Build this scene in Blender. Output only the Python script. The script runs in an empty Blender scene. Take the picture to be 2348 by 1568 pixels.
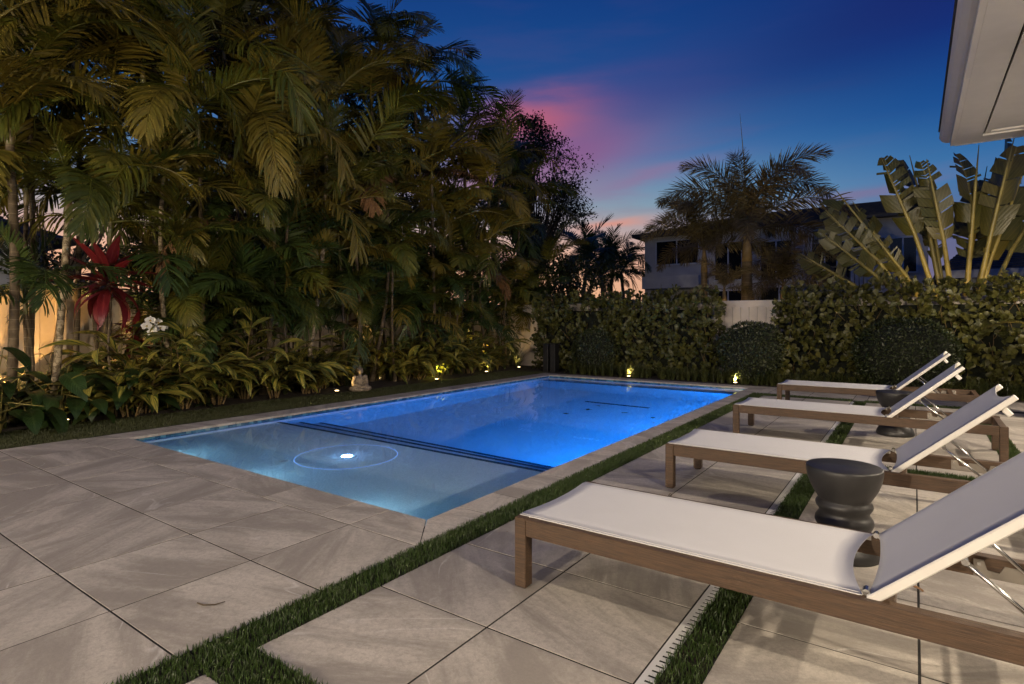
import bpy, bmesh, math, random
import numpy as np
from mathutils import Vector, Matrix

random.seed(7)
RNG = np.random.default_rng(7)
rad = math.radians
scene = bpy.context.scene
COL = scene.collection

# ------------------------------------------------------------------ camera
CAM_H, YAW, FPX, HOR = 1.203, 0.61275, 1311.9, 734.0       # focal and horizon in a 2347 x 1568 picture
cam = bpy.data.cameras.new('camera')
cam.sensor_width = 36.0
cam.lens = 20.12
cam.shift_y = -64.0 / 3000.0
cam.clip_start = 0.05
cam.clip_end = 3000
cam_o = bpy.data.objects.new('camera', cam)
cam_o.location = (0, 0, CAM_H)
cam_o.rotation_euler = (rad(90), 0, YAW)
COL.objects.link(cam_o)
scene.camera = cam_o

# ------------------------------------------------------------------ render settings / exposure
scene.render.engine = 'CYCLES'
cy = scene.cycles
cy.use_denoising = True
try:
    cy.denoiser = 'OPENIMAGEDENOISE'
    cy.denoising_input_passes = 'RGB_ALBEDO_NORMAL'
    cy.denoising_prefilter = 'ACCURATE'
except Exception:
    pass
cy.use_adaptive_sampling = True
cy.adaptive_threshold = 0.015
cy.max_bounces = 6
cy.diffuse_bounces = 2
cy.glossy_bounces = 4
cy.transmission_bounces = 6
cy.transparent_max_bounces = 8
cy.caustics_reflective = True
cy.caustics_refractive = True
cy.blur_glossy = 0.0
cy.sample_clamp_indirect = 12.0
cy.use_guiding = False
cy.use_light_tree = True
scene.view_settings.view_transform = 'Standard'
scene.view_settings.look = 'None'
scene.view_settings.exposure = 0.0
scene.view_settings.gamma = 1.0
scene.view_settings.use_curve_mapping = False


def ray(x, y):
    """direction of a pixel of the 2347 x 1568 picture, unit depth"""
    l = (x - 1173.5) / FPX
    s, c = math.sin(YAW), math.cos(YAW)
    return Vector((-s + c * l, c + s * l, (HOR - y) / FPX))


def at_x(x, y, X):
    r = ray(x, y)
    return Vector((0, 0, CAM_H)) + r * (X / r.x)


def at_y(x, y, Y):
    r = ray(x, y)
    return Vector((0, 0, CAM_H)) + r * (Y / r.y)


def at_z(x, y, Z=0.0):
    r = ray(x, y)
    return Vector((0, 0, CAM_H)) + r * ((Z - CAM_H) / r.z)


# ------------------------------------------------------------------ sky
world = bpy.data.worlds.new('World')
scene.world = world
world.use_nodes = True
nt = world.node_tree
nt.nodes.clear()


def wn(t, **k):
    n = nt.nodes.new(t)
    for a, b in k.items():
        setattr(n, a, b)
    return n


def wmath(op, a, b=None, clamp=False):
    n = wn('ShaderNodeMath', operation=op)
    n.use_clamp = clamp
    for i, v in enumerate((a, b)):
        if v is None:
            continue
        if isinstance(v, (int, float)):
            n.inputs[i].default_value = v
        else:
            nt.links.new(v, n.inputs[i])
    return n.outputs[0]


def wmix(fac, a, b, mode='MIX'):
    n = wn('ShaderNodeMix', data_type='RGBA', blend_type=mode)
    for sock, v in ((n.inputs[0], fac), (n.inputs[6], a), (n.inputs[7], b)):
        if isinstance(v, (int, float)):
            sock.default_value = v
        elif isinstance(v, tuple):
            sock.default_value = (*v, 1)
        else:
            nt.links.new(v, sock)
    return n.outputs[2]


def wramp(fac, stops, interp='EASE'):
    n = wn('ShaderNodeValToRGB')
    r = n.color_ramp
    r.interpolation = interp
    while len(r.elements) < len(stops):
        r.elements.new(0.5)
    for e, (p, c) in zip(r.elements, stops):
        e.position = p
        e.color = (*c, 1)
    nt.links.new(fac, n.inputs[0])
    return n.outputs[0]


tc = wn('ShaderNodeTexCoord')
sep = wn('ShaderNodeSeparateXYZ')
nt.links.new(tc.outputs['Generated'], sep.inputs[0])
dx, dy, dz = sep.outputs
hl = wmath('SQRT', wmath('ADD', wmath('MULTIPLY', dx, dx), wmath('MULTIPLY', dy, dy)))
sun_dir = ray(640, 600)
sd = Vector((sun_dir.x, sun_dir.y, 0)).normalized()
dotp = wmath('ADD', wmath('MULTIPLY', dx, sd.x), wmath('MULTIPLY', dy, sd.y))
s_side = wmath('DIVIDE', dotp, wmath('MAXIMUM', hl, 0.001))
zup = wmath('MAXIMUM', dz, 0.0)
west = wramp(zup, [(0.0, (1.0, 0.52, 0.26)), (0.10, (0.95, 0.50, 0.32)), (0.145, (0.62, 0.44, 0.40)), (0.19, (0.27, 0.40, 0.48)),
                   (0.27, (0.055, 0.20, 0.44)), (0.36, (0.006, 0.085, 0.31)), (0.50, (0.002, 0.045, 0.23)), (1.0, (0.003, 0.040, 0.21))], 'LINEAR')
east = wramp(zup, [(0.0, (0.16, 0.15, 0.24)), (0.12, (0.10, 0.16, 0.32)), (0.20, (0.040, 0.19, 0.44)), (0.29, (0.005, 0.080, 0.31)),
                   (0.38, (0.002, 0.028, 0.20)), (0.50, (0.002, 0.018, 0.16)), (1.0, (0.002, 0.024, 0.17))], 'LINEAR')
side = wn('ShaderNodeMapRange', interpolation_type='SMOOTHSTEP')
nt.links.new(s_side, side.inputs[0])
side.inputs[1].default_value = 0.45
side.inputs[2].default_value = 0.95
sky = wmix(side.outputs[0], east, west)
# wind-drawn pink cloud, brightest low on the sunset side
mp = wn('ShaderNodeMapping')
nt.links.new(tc.outputs['Generated'], mp.inputs[0])
mp.inputs['Scale'].default_value = (1.6, 1.6, 9.0)
mp.inputs['Rotation'].default_value = (0.10, 0.06, 0.0)
nz = wn('ShaderNodeTexNoise')
nt.links.new(mp.outputs[0], nz.inputs[0])
nz.inputs['Scale'].default_value = 2.1
nz.inputs['Detail'].default_value = 5
nz.inputs['Roughness'].default_value = 0.52
streak = wn('ShaderNodeMapRange', interpolation_type='SMOOTHSTEP')
nt.links.new(nz.outputs[0], streak.inputs[0])
streak.inputs[1].default_value = 0.47
streak.inputs[2].default_value = 0.72
band = wramp(zup, [(0.0, (0.2,) * 3), (0.10, (1,) * 3), (0.22, (0.45,) * 3), (0.32, (0.10,) * 3), (1.0, (0,) * 3)], 'LINEAR')
cl = wmath('MULTIPLY', wmath('MULTIPLY', streak.outputs[0], band), wmath('ADD', wmath('MULTIPLY', side.outputs[0], 0.60), 0.10))
sky = wmix(cl, sky, (0.30, 0.105, 0.20))


def cloud_bank(sky, px, py, wx, wz, col, amt):
    """one soft cloud at a bearing and height, ragged by the same noise"""
    d = ray(px, py).normalized()
    t = Vector((-d.y, d.x, 0)).normalized()
    a = wmath('ADD', wmath('MULTIPLY', dx, t.x), wmath('MULTIPLY', dy, t.y))
    front = wmath('GREATER_THAN', wmath('ADD', wmath('MULTIPLY', dx, d.x), wmath('MULTIPLY', dy, d.y)), 0.0)
    b = wmath('SUBTRACT', dz, d.z)
    b = wmath('ADD', b, wmath('MULTIPLY', a, 0.18))
    b = wmath('ADD', b, wmath('MULTIPLY', wmath('SUBTRACT', nz.outputs[0], 0.5), 0.10))
    q = wmath('ADD', wmath('POWER', wmath('ABSOLUTE', wmath('DIVIDE', a, wx)), 2.0), wmath('POWER', wmath('ABSOLUTE', wmath('DIVIDE', b, wz)), 2.0))
    g = wmath('EXPONENT', wmath('MULTIPLY', q, -1.0))
    return wmix(wmath('MULTIPLY', wmath('MULTIPLY', g, front), amt), sky, col)


sky = cloud_bank(sky, 1235, 285, 0.085, 0.030, (0.66, 0.13, 0.17), 0.85)
sky = cloud_bank(sky, 1180, 400, 0.20, 0.07, (0.50, 0.15, 0.22), 0.55)
sky = cloud_bank(sky, 1320, 345, 0.10, 0.050, (0.27, 0.10, 0.27), 0.75)
sky = cloud_bank(sky, 1480, 425, 0.11, 0.016, (0.30, 0.17, 0.33), 0.6)
sky = cloud_bank(sky, 1480, 205, 0.14, 0.045, (0.05, 0.05, 0.24), 0.28)
sky = cloud_bank(sky, 2050, 20, 0.20, 0.06, (0.012, 0.006, 0.10), 0.3)
sky = cloud_bank(sky, 1400, 522, 0.06, 0.012, (0.85, 0.30, 0.20), 0.7)
sky = cloud_bank(sky, 1960, 445, 0.10, 0.010, (0.24, 0.16, 0.30), 0.6)
sky = cloud_bank(sky, 2330, 520, 0.14, 0.05, (0.12, 0.11, 0.24), 0.7)
nish = wn('ShaderNodeTexSky')
nish.sky_type = 'NISHITA'
nish.sun_disc = False
nish.sun_elevation = rad(-2.5)
nish.sun_rotation = math.atan2(sd.x, sd.y)
bg = wn('ShaderNodeBackground')
bg.inputs['Strength'].default_value = 0.90
bg2 = wn('ShaderNodeBackground')
bg2.inputs['Strength'].default_value = 0.05
nt.links.new(sky, bg.inputs[0])
nt.links.new(nish.outputs[0], bg2.inputs[0])
ad = wn('ShaderNodeAddShader')
nt.links.new(bg.outputs[0], ad.inputs[0])
nt.links.new(bg2.outputs[0], ad.inputs[1])
wo = wn('ShaderNodeOutputWorld')
nt.links.new(ad.outputs[0], wo.inputs[0])


# ------------------------------------------------------------------ materials
MATS = {}


class NT:
    """small node-tree writer"""
    def __init__(self, name):
        m = bpy.data.materials.new(name)
        m.use_nodes = True
        self.m, self.t = m, m.node_tree
        self.b = self.t.nodes['Principled BSDF']
        self.out = self.t.nodes['Material Output']
        MATS[name] = m

    def n(self, t, **k):
        n = self.t.nodes.new(t)
        for a, b in k.items():
            setattr(n, a, b)
        return n

    def put(self, sock, v):
        if isinstance(v, (int, float)):
            sock.default_value = v
        elif isinstance(v, tuple):
            sock.default_value = (*v, 1) if len(v) == 3 and sock.type == 'RGBA' else v
        else:
            self.t.links.new(v, sock)

    def math(self, op, a, b=0.0, clamp=False):
        n = self.n('ShaderNodeMath', operation=op)
        n.use_clamp = clamp
        self.put(n.inputs[0], a)
        self.put(n.inputs[1], b)
        return n.outputs[0]

    def mix(self, f, a, b, mode='MIX'):
        n = self.n('ShaderNodeMix', data_type='RGBA', blend_type=mode)
        self.put(n.inputs[0], f)
        self.put(n.inputs[6], a)
        self.put(n.inputs[7], b)
        return n.outputs[2]

    def mapr(self, v, a, b, c=0.0, d=1.0):
        n = self.n('ShaderNodeMapRange', interpolation_type='SMOOTHSTEP')
        self.put(n.inputs[0], v)
        for i, q in enumerate((a, b, c, d)):
            n.inputs[i + 1].default_value = q
        return n.outputs[0]

    def coords(self, kind='Object', scale=(1, 1, 1), rot=(0, 0, 0), shift_random=False):
        t = self.n('ShaderNodeTexCoord').outputs[kind]
        if shift_random:
            oi = self.n('ShaderNodeObjectInfo').outputs['Random']
            cx = self.n('ShaderNodeCombineXYZ')
            self.put(cx.inputs[0], self.math('MULTIPLY', oi, 37.0))
            self.put(cx.inputs[1], self.math('MULTIPLY', oi, 91.0))
            self.put(cx.inputs[2], self.math('MULTIPLY', oi, 53.0))
            va = self.n('ShaderNodeVectorMath', operation='ADD')
            self.put(va.inputs[0], t)
            self.put(va.inputs[1], cx.outputs[0])
            t = va.outputs[0]
        mp = self.n('ShaderNodeMapping')
        self.put(mp.inputs[0], t)
        mp.inputs['Scale'].default_value = scale
        mp.inputs['Rotation'].default_value = rot
        return mp.outputs[0]

    def noise(self, vec, scale, detail=4, rough=0.55, dist=0.0):
        n = self.n('ShaderNodeTexNoise')
        self.put(n.inputs['Vector'], vec)
        n.inputs['Scale'].default_value = scale
        n.inputs['Detail'].default_value = detail
        n.inputs['Roughness'].default_value = rough
        n.inputs['Distortion'].default_value = dist
        return n.outputs[0]

    def bump(self, h, strength=0.3, dist=0.01):
        n = self.n('ShaderNodeBump')
        n.inputs['Strength'].default_value = strength
        n.inputs['Distance'].default_value = dist
        self.put(n.inputs['Height'], h)
        self.put(self.b.inputs['Normal'], n.outputs[0])

    def set(self, **k):
        for a, v in k.items():
            self.put(self.b.inputs[a.replace('_', ' ')], v)
        return self.m


def plain(name, col, rough=0.5, metal=0.0, var=0.12, scale=6.0, bump=0.0, bscale=60.0, spec=0.5):
    q = NT(name)
    v = q.coords('Object')
    n = q.noise(v, scale, 4)
    c2 = tuple(max(0, x * (1 - var * 2)) for x in col)
    q.set(Base_Color=q.mix(q.mapr(n, 0.3, 0.7), col, c2), Roughness=rough, Metallic=metal)
    q.b.inputs['Specular IOR Level'].default_value = spec
    if bump:
        q.bump(q.noise(v, bscale, 3), bump, 0.004)
    return q.m


def make_stone(name, light, dark, vein, rough=0.62):
    """porcelain paver: each piece gets its own drift of veining"""
    q = NT(name)
    oi = q.n('ShaderNodeObjectInfo').outputs['Random']
    base = q.coords('Object', shift_random=True)
    rot = q.n('ShaderNodeVectorRotate', rotation_type='Z_AXIS')
    q.put(rot.inputs['Vector'], base)
    q.put(rot.inputs['Angle'], q.math('MULTIPLY', q.math('SUBTRACT', oi, 0.35), 2.1))
    mp = q.n('ShaderNodeMapping')
    q.put(mp.inputs[0], rot.outputs[0])
    mp.inputs['Scale'].default_value = (0.8, 3.4, 1)
    flow = q.noise(mp.outputs[0], 1.2, 8, 0.68, 0.5)
    cloud = q.noise(base, 2.3, 4, 0.6, 0.4)
    fine = q.noise(base, 260, 2, 0.7)
    fine2 = q.noise(base, 85, 3, 0.7)
    c = q.mix(q.mapr(flow, 0.39, 0.62), dark, light)
    c = q.mix(q.math('MULTIPLY', q.mapr(cloud, 0.42, 0.72), 0.40), c, dark)
    th = q.math('ABSOLUTE', q.math('SUBTRACT', q.noise(mp.outputs[0], 0.62, 3, 0.5, 0.5), 0.5))
    c = q.mix(q.math('MULTIPLY', q.mapr(th, 0.007, 0.0), q.mapr(cloud, 0.46, 0.58, 0.0, 0.75)), c, vein)
    mid = q.noise(base, 34, 6, 0.78)
    c = q.mix(q.mapr(mid, 0.42, 0.66, 0.0, 0.46), c, tuple(x * 0.80 for x in dark))
    c = q.mix(q.mapr(mid, 0.56, 0.36, 0.0, 0.0), c, light)
    c = q.mix(q.mapr(fine2, 0.35, 0.65, 0.0, 0.22), c, dark)
    c = q.mix(q.mapr(fine, 0.40, 0.62, 0.0, 0.20), c, tuple(x * 0.62 for x in dark))
    c = q.mix(q.math('MULTIPLY', oi, 0.14), c, dark)
    q.set(Base_Color=c, Roughness=q.mapr(fine2, 0.3, 0.7, rough - 0.08, rough + 0.10))
    q.b.inputs['Specular IOR Level'].default_value = 0.35
    q.bump(fine2, 0.10, 0.003)
    return q.m


make_stone('paver_stone', (0.64, 0.590, 0.515), (0.330, 0.300, 0.260), (0.72, 0.69, 0.64))
plain('grout_dark', (0.012, 0.011, 0.010), 0.95)
plain('soil', (0.030, 0.020, 0.013), 0.95, var=0.3, scale=14, bump=0.8, bscale=40)
plain('ground_dark', (0.028, 0.034, 0.014), 0.95, var=0.3, scale=0.6)
plain('drain_white', (0.70, 0.70, 0.68), 0.45, var=0.05)
plain('slot_black', (0.006, 0.006, 0.006), 0.9)
plain('alu_white', (0.80, 0.77, 0.70), 0.40, var=0.03)
plain('chrome', (0.70, 0.70, 0.69), 0.16, metal=1.0, var=0.03)
plain('bracket_metal', (0.33, 0.30, 0.26), 0.42, metal=0.7, var=0.08)
plain('table_ceramic', (0.030, 0.029, 0.029), 0.42, var=0.14, scale=9, bump=0.06, bscale=220)
plain('statue_stone', (0.42, 0.34, 0.24), 0.85, var=0.32, scale=22, bump=0.6, bscale=70)
plain('vinyl_white', (0.72, 0.63, 0.52), 0.5, var=0.08, scale=2.5)
plain('vinyl_glow_tint', (0.56, 0.45, 0.32), 0.5, var=0.08, scale=2.5)  # orange light on the side fence put partly into its vinyl colour
plain('soffit_white', (0.52, 0.50, 0.475), 0.6, var=0.03)
plain('stucco_white', (0.46, 0.455, 0.44), 0.85, var=0.08, scale=1.5, bump=0.25, bscale=90)
plain('stucco_grey', (0.52, 0.54, 0.57), 0.85, var=0.08, scale=1.5)
plain('roof_tile', (0.045, 0.042, 0.042), 0.75, var=0.25, scale=4)
plain('window_dark', (0.012, 0.013, 0.015), 0.08, var=0.1)
plain('frame_dark', (0.03, 0.03, 0.032), 0.5)
plain('black_metal', (0.008, 0.008, 0.009), 0.5)
plain('fixture_bronze', (0.03, 0.022, 0.014), 0.45, metal=0.5)
plain('petal_white', (0.82, 0.80, 0.72), 0.5, var=0.05)
plain('petal_lip', (0.55, 0.38, 0.10), 0.5)
plain('bark_twig', (0.10, 0.075, 0.045), 0.9, var=0.2, scale=20)
plain('dead_leaf', (0.22, 0.11, 0.04), 0.8, var=0.25, scale=30)
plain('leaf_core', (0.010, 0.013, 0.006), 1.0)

q = NT('wood_slat')
v = q.coords('Object', (3.0, 60, 60))
g = q.noise(v, 3.0, 5, 0.6, 0.6)
g2 = q.noise(q.coords('Object', (10.0, 190, 190)), 2.0, 3, 0.7)
c = q.mix(q.mapr(g, 0.3, 0.7), (0.100, 0.056, 0.027), (0.045, 0.025, 0.013))
c = q.mix(q.mapr(g2, 0.52, 0.72, 0, 0.45), c, (0.135, 0.080, 0.045))
q.set(Base_Color=c, Roughness=0.58)
q.bump(q.math('ADD', g, g2), 0.55, 0.003)

q = NT('sling_fabric')
v = q.coords('Object')
w = q.n('ShaderNodeTexChecker')
q.put(w.inputs['Vector'], v)
w.inputs['Scale'].default_value = 520
w.inputs['Color1'].default_value = (0.76, 0.76, 0.755, 1)
w.inputs['Color2'].default_value = (0.68, 0.68, 0.675, 1)
n = q.noise(v, 5, 3)
q.set(Base_Color=q.mix(q.mapr(n, 0.35, 0.75, 0, 0.12), w.outputs[0], (0.60, 0.59, 0.57)), Roughness=0.75)
q.b.inputs['Specular IOR Level'].default_value = 0.25
q.bump(w.outputs[1], 0.12, 0.0006)


def make_leaf(name, col, col2, rough=0.42, transl=0.22, vein=0.0, veincol=None, stripe=False, spec=0.5):
    """two-tone leaf, varied from piece to piece and along the blade"""
    q = NT(name)
    oi = q.n('ShaderNodeObjectInfo').outputs['Random']
    at = q.n('ShaderNodeAttribute', attribute_name='luv')
    sp = q.n('ShaderNodeSeparateXYZ')
    q.put(sp.inputs[0], at.outputs['Vector'])
    rnd = sp.outputs[2]
    v = q.coords('Object', shift_random=True)
    n = q.noise(v, 3.5, 3)
    f = q.math('ADD', q.math('MULTIPLY', oi, 0.45), q.math('MULTIPLY', rnd, 0.55))
    f = q.math('ADD', q.math('MULTIPLY', f, 0.75), q.math('MULTIPLY', q.mapr(n, 0.3, 0.7), 0.25))
    c = q.mix(f, col, col2)
    av = q.math('ABSOLUTE', sp.outputs[1])
    if stripe:
        ph = q.math('SUBTRACT', q.math('MULTIPLY', sp.outputs[0], 5.2), q.math('MULTIPLY', av, 2.6))
        cx = q.n('ShaderNodeCombineXYZ')
        q.put(cx.inputs[0], ph)
        q.put(cx.inputs[1], q.math('MULTIPLY', sp.outputs[1], 0.35))
        q.put(cx.inputs[2], q.math('MULTIPLY', oi, 60.0))
        sn = q.noise(cx.outputs[0], 1.9, 3, 0.6)
        c = q.mix(q.mapr(sn, 0.46, 0.54, 0.0, 0.92), c, veincol)
        c = q.mix(q.mapr(av, 0.10, 0.02, 0, 0.6), c, veincol)
    elif vein > 0:
        c = q.mix(q.mapr(av, 0.14, 0.02, 0, vein), c, veincol)
        rib = q.math('SINE', q.math('MULTIPLY', q.math('SUBTRACT', q.math('MULTIPLY', sp.outputs[0], 14.0), q.math('MULTIPLY', av, 4.0)), 6.0))
        c = q.mix(q.mapr(rib, 0.75, 1.0, 0, vein * 0.4), c, veincol)
        q.bump(rib, 0.25, 0.003)
    q.set(Base_Color=c, Roughness=rough)
    q.b.inputs['Specular IOR Level'].default_value = spec
    if transl:
        tr = q.n('ShaderNodeBsdfTranslucent')
        q.put(tr.inputs[0], c)
        mx = q.n('ShaderNodeMixShader')
        mx.inputs[0].default_value = transl
        q.t.links.new(q.b.outputs[0], mx.inputs[1])
        q.t.links.new(tr.outputs[0], mx.inputs[2])
        q.t.links.new(mx.outputs[0], q.out.inputs[0])
    return q.m


make_leaf('palm_leaf', (0.040, 0.072, 0.008), (0.165, 0.140, 0.016), 0.45, 0.25)
make_leaf('palm_leaf_gold', (0.112, 0.108, 0.012), (0.250, 0.175, 0.022), 0.48, 0.25)
make_leaf('palm_leaf_deep', (0.026, 0.058, 0.012), (0.070, 0.095, 0.018), 0.42, 0.2)
make_leaf('foxtail_leaf', (0.085, 0.075, 0.026), (0.13, 0.085, 0.032), 0.5, 0.2)
make_leaf('ginger_leaf', (0.012, 0.040, 0.008), (0.030, 0.066, 0.012), 0.38, 0.2, 0.6, (0.40, 0.33, 0.060), stripe=True)
make_leaf('broad_leaf', (0.016, 0.040, 0.010), (0.034, 0.060, 0.014), 0.32, 0.15, 0.55, (0.07, 0.10, 0.03))
make_leaf('ti_leaf', (0.20, 0.012, 0.012), (0.095, 0.010, 0.014), 0.38, 0.2, 0.4, (0.30, 0.05, 0.04))
make_leaf('hedge_leaf', (0.036, 0.050, 0.010), (0.130, 0.112, 0.022), 0.34, 0.12, 0.5, (0.13, 0.13, 0.04))
make_leaf('box_leaf', (0.022, 0.036, 0.010), (0.050, 0.055, 0.016), 0.36, 0.1)
make_leaf('tree_leaf', (0.014, 0.024, 0.008), (0.030, 0.036, 0.010), 0.45, 0.15)
make_leaf('banana_leaf', (0.036, 0.048, 0.012), (0.100, 0.082, 0.016), 0.38, 0.22, 0.7, (0.20, 0.17, 0.05))
make_leaf('grass_blade', (0.022, 0.052, 0.010), (0.060, 0.090, 0.018), 0.45, 0.15)
make_leaf('lawn_blade', (0.026, 0.036, 0.008), (0.050, 0.056, 0.012), 0.5, 0.1)
make_leaf('lily_blade', (0.028, 0.048, 0.012), (0.095, 0.095, 0.028), 0.40, 0.15)
plain('stalk_green', (0.24, 0.20, 0.05), 0.45, var=0.2, scale=5)
plain('stalk_tan', (0.24, 0.16, 0.06), 0.55, var=0.2, scale=5)

q = NT('palm_trunk')
v = q.coords('Object')
sp = q.n('ShaderNodeSeparateXYZ')
q.put(sp.inputs[0], v)
n = q.noise(v, 9, 4, 0.65)
ring = q.math('FRACT', q.math('ADD', q.math('MULTIPLY', sp.outputs[2], 9.0), q.math('MULTIPLY', n, 0.25)))
c = q.mix(q.mapr(n, 0.3, 0.7), (0.070, 0.048, 0.022), (0.130, 0.092, 0.048))
c = q.mix(q.mapr(ring, 0.10, 0.0), c, (0.21, 0.16, 0.095))
q.set(Base_Color=c, Roughness=0.75)
q.bump(n, 0.4, 0.01)
q = NT('palm_trunk_pale')
v = q.coords('Object')
sp = q.n('ShaderNodeSeparateXYZ')
q.put(sp.inputs[0], v)
n = q.noise(v, 16, 4, 0.7)
ring = q.math('FRACT', q.math('ADD', q.math('MULTIPLY', sp.outputs[2], 9.0), q.math('MULTIPLY', n, 0.3)))
c = q.mix(q.mapr(n, 0.42, 0.60), (0.13, 0.095, 0.045), (0.40, 0.32, 0.20))
c = q.mix(q.mapr(ring, 0.12, 0.0), c, (0.10, 0.07, 0.035))
q.set(Base_Color=c, Roughness=0.75)
q.bump(n, 0.4, 0.01)
q = NT('crownshaft')
v = q.coords('Object')
n = q.noise(v, 6, 3)
q.set(Base_Color=q.mix(q.mapr(n, 0.35, 0.7), (0.12, 0.12, 0.03), (0.19, 0.13, 0.05)), Roughness=0.4)

# pool plaster, glass tile, water
q = NT('pool_plaster')
v = q.coords('Object')
n = q.noise(v, 90, 3, 0.7)
n2 = q.noise(v, 1.1, 3)
c = q.mix(q.mapr(n, 0.35, 0.65), (0.66, 0.76, 0.78), (0.50, 0.61, 0.65))
c = q.mix(q.mapr(n2, 0.35, 0.7, 0, 0.25), c, (0.56, 0.68, 0.72))
q.set(Base_Color=c, Roughness=0.8)
q = NT('glass_tile')
oi = q.n('ShaderNodeObjectInfo').outputs['Random']
geo = q.n('ShaderNodeNewGeometry').outputs['Random Per Island']
f = q.math('FRACT', q.math('ADD', q.math('MULTIPLY', oi, 7.3), geo))
rp = q.n('ShaderNodeValToRGB')
for i, (p, cc) in enumerate([(0.0, (0.02, 0.07, 0.12)), (0.45, (0.045, 0.15, 0.24)), (0.8, (0.09, 0.25, 0.33)), (1.0, (0.16, 0.30, 0.32))]):
    if i > 1:
        rp.color_ramp.elements.new(p)
    rp.color_ramp.elements[i].position = p
    rp.color_ramp.elements[i].color = (*cc, 1)
q.put(rp.inputs[0], f)
q.set(Base_Color=rp.outputs[0], Roughness=0.15)
plain('trim_tile', (0.045, 0.12, 0.18), 0.25, var=0.3, scale=25)

q = NT('water')
q.t.nodes.remove(q.b)
gl = q.n('ShaderNodeBsdfGlass')
gl.inputs['IOR'].default_value = 1.33
gl.inputs['Roughness'].default_value = 0.0
gl.inputs['Color'].default_value = (0.90, 0.97, 1.0, 1)
q.t.links.new(gl.outputs[0], q.out.inputs[0])


def emitter(name, col, strength):
    q = NT(name)
    q.t.nodes.remove(q.b)
    e = q.n('ShaderNodeEmission')
    e.inputs[0].default_value = (*col, 1)
    e.inputs[1].default_value = strength
    q.t.links.new(e.outputs[0], q.out.inputs[0])


emitter('lens_warm', (1.0, 0.72, 0.36), 14)
emitter('lens_blue', (0.12, 0.35, 1.0), 6)
emitter('lens_white', (0.25, 0.50, 1.0), 110)
emitter('cast_ring_glow', (0.22, 0.42, 1.0), 1.4)
emitter('lantern_glow', (1.0, 0.80, 0.56), 9)


# ------------------------------------------------------------------ mesh helpers
class MB:
    """collects vertices and faces; luv = (along, across, random) per vertex"""
    def __init__(self):
        self.v, self.f, self.u = [], [], []

    def add(self, vs, fs, us=None):
        o = len(self.v)
        self.v += [tuple(p) for p in vs]
        self.u += list(us) if us is not None else [(0, 0, 0)] * len(vs)
        self.f += [tuple(i + o for i in f) for f in fs]
        return self

    def box(self, x0, y0, z0, x1, y1, z1, ch=0.0):
        if ch <= 0:
            vs = [(x, y, z) for z in (z0, z1) for y in (y0, y1) for x in (x0, x1)]
            fs = [(0, 2, 3, 1), (4, 5, 7, 6), (0, 1, 5, 4), (2, 6, 7, 3), (0, 4, 6, 2), (1, 3, 7, 5)]
            return self.add(vs, fs)
        # box whose upper edges are chamfered
        vs = [(x0, y0, z0), (x1, y0, z0), (x1, y1, z0), (x0, y1, z0), (x0, y0, z1 - ch), (x1, y0, z1 - ch), (x1, y1, z1 - ch), (x0, y1, z1 - ch),
              (x0 + ch, y0 + ch, z1), (x1 - ch, y0 + ch, z1), (x1 - ch, y1 - ch, z1), (x0 + ch, y1 - ch, z1)]
        fs = [(3, 2, 1, 0), (8, 9, 10, 11)]
        for i in range(4):
            j = (i + 1) % 4
            fs += [(i, j, j + 4, i + 4), (i + 4, j + 4, j + 8, i + 8)]
        return self.add(vs, fs)

    def tube(self, pts, rs, n=8, cap=True):
        pts = [Vector(p) for p in pts]
        if isinstance(rs, (int, float)):
            rs = [rs] * len(pts)
        vs, fs, us = [], [], []
        ref = Vector((0.31, 0.95, 0.05))
        for i, p in enumerate(pts):
            t = (pts[min(i + 1, len(pts) - 1)] - pts[max(i - 1, 0)]).normalized()
            a = t.cross(ref)
            if a.length < 1e-3:
                a = t.cross(Vector((1, 0, 0)))
            a.normalize()
            b = t.cross(a)
            for k in range(n):
                an = 2 * math.pi * k / n
                vs.append(p + (a * math.cos(an) + b * math.sin(an)) * rs[i])
                us.append((i / max(1, len(pts) - 1), 0.5, 0.5))
        for i in range(len(pts) - 1):
            for k in range(n):
                k2 = (k + 1) % n
                fs.append((i * n + k, i * n + k2, (i + 1) * n + k2, (i + 1) * n + k))
        if cap:
            fs.append(tuple(range(n))[::-1])
            fs.append(tuple((len(pts) - 1) * n + k for k in range(n)))
        return self.add(vs, fs, us)

    def lathe(self, prof, n=40, c=(0, 0, 0)):
        vs, fs = [], []
        for z, r in prof:
            for k in range(n):
                a = 2 * math.pi * k / n
                vs.append((c[0] + r * math.cos(a), c[1] + r * math.sin(a), c[2] + z))
        for i in range(len(prof) - 1):
            for k in range(n):
                k2 = (k + 1) % n
                fs.append((i * n + k, i * n + k2, (i + 1) * n + k2, (i + 1) * n + k))
        fs.append(tuple(range(n))[::-1])
        fs.append(tuple((len(prof) - 1) * n + k for k in range(n)))
        return self.add(vs, fs)

    def prism(self, poly, axis, a, b):
        """polygon of 2-D points pushed along an axis from a to b"""
        def P(p, h):
            return {'x': (h, p[0], p[1]), 'y': (p[0], h, p[1]), 'z': (p[0], p[1], h)}[axis]
        n = len(poly)
        vs = [P(p, a) for p in poly] + [P(p, b) for p in poly]
        fs = [tuple(range(n)), tuple(range(2 * n - 1, n - 1, -1))] + [(i, i + n, (i + 1) % n + n, (i + 1) % n) for i in range(n)]
        return self.add(vs, fs)

    def mesh(self, name, mat=None, smooth=False):
        me = bpy.data.meshes.new(name)
        me.from_pydata(self.v, [], self.f)
        a = me.attributes.new('luv', 'FLOAT_VECTOR', 'POINT')
        a.data.foreach_set('vector', np.array(self.u, dtype=np.float32).ravel())
        if mat:
            me.materials.append(MATS[mat])
        if smooth:
            me.polygons.foreach_set('use_smooth', [True] * len(me.polygons))
        me.update()
        return me


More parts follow.
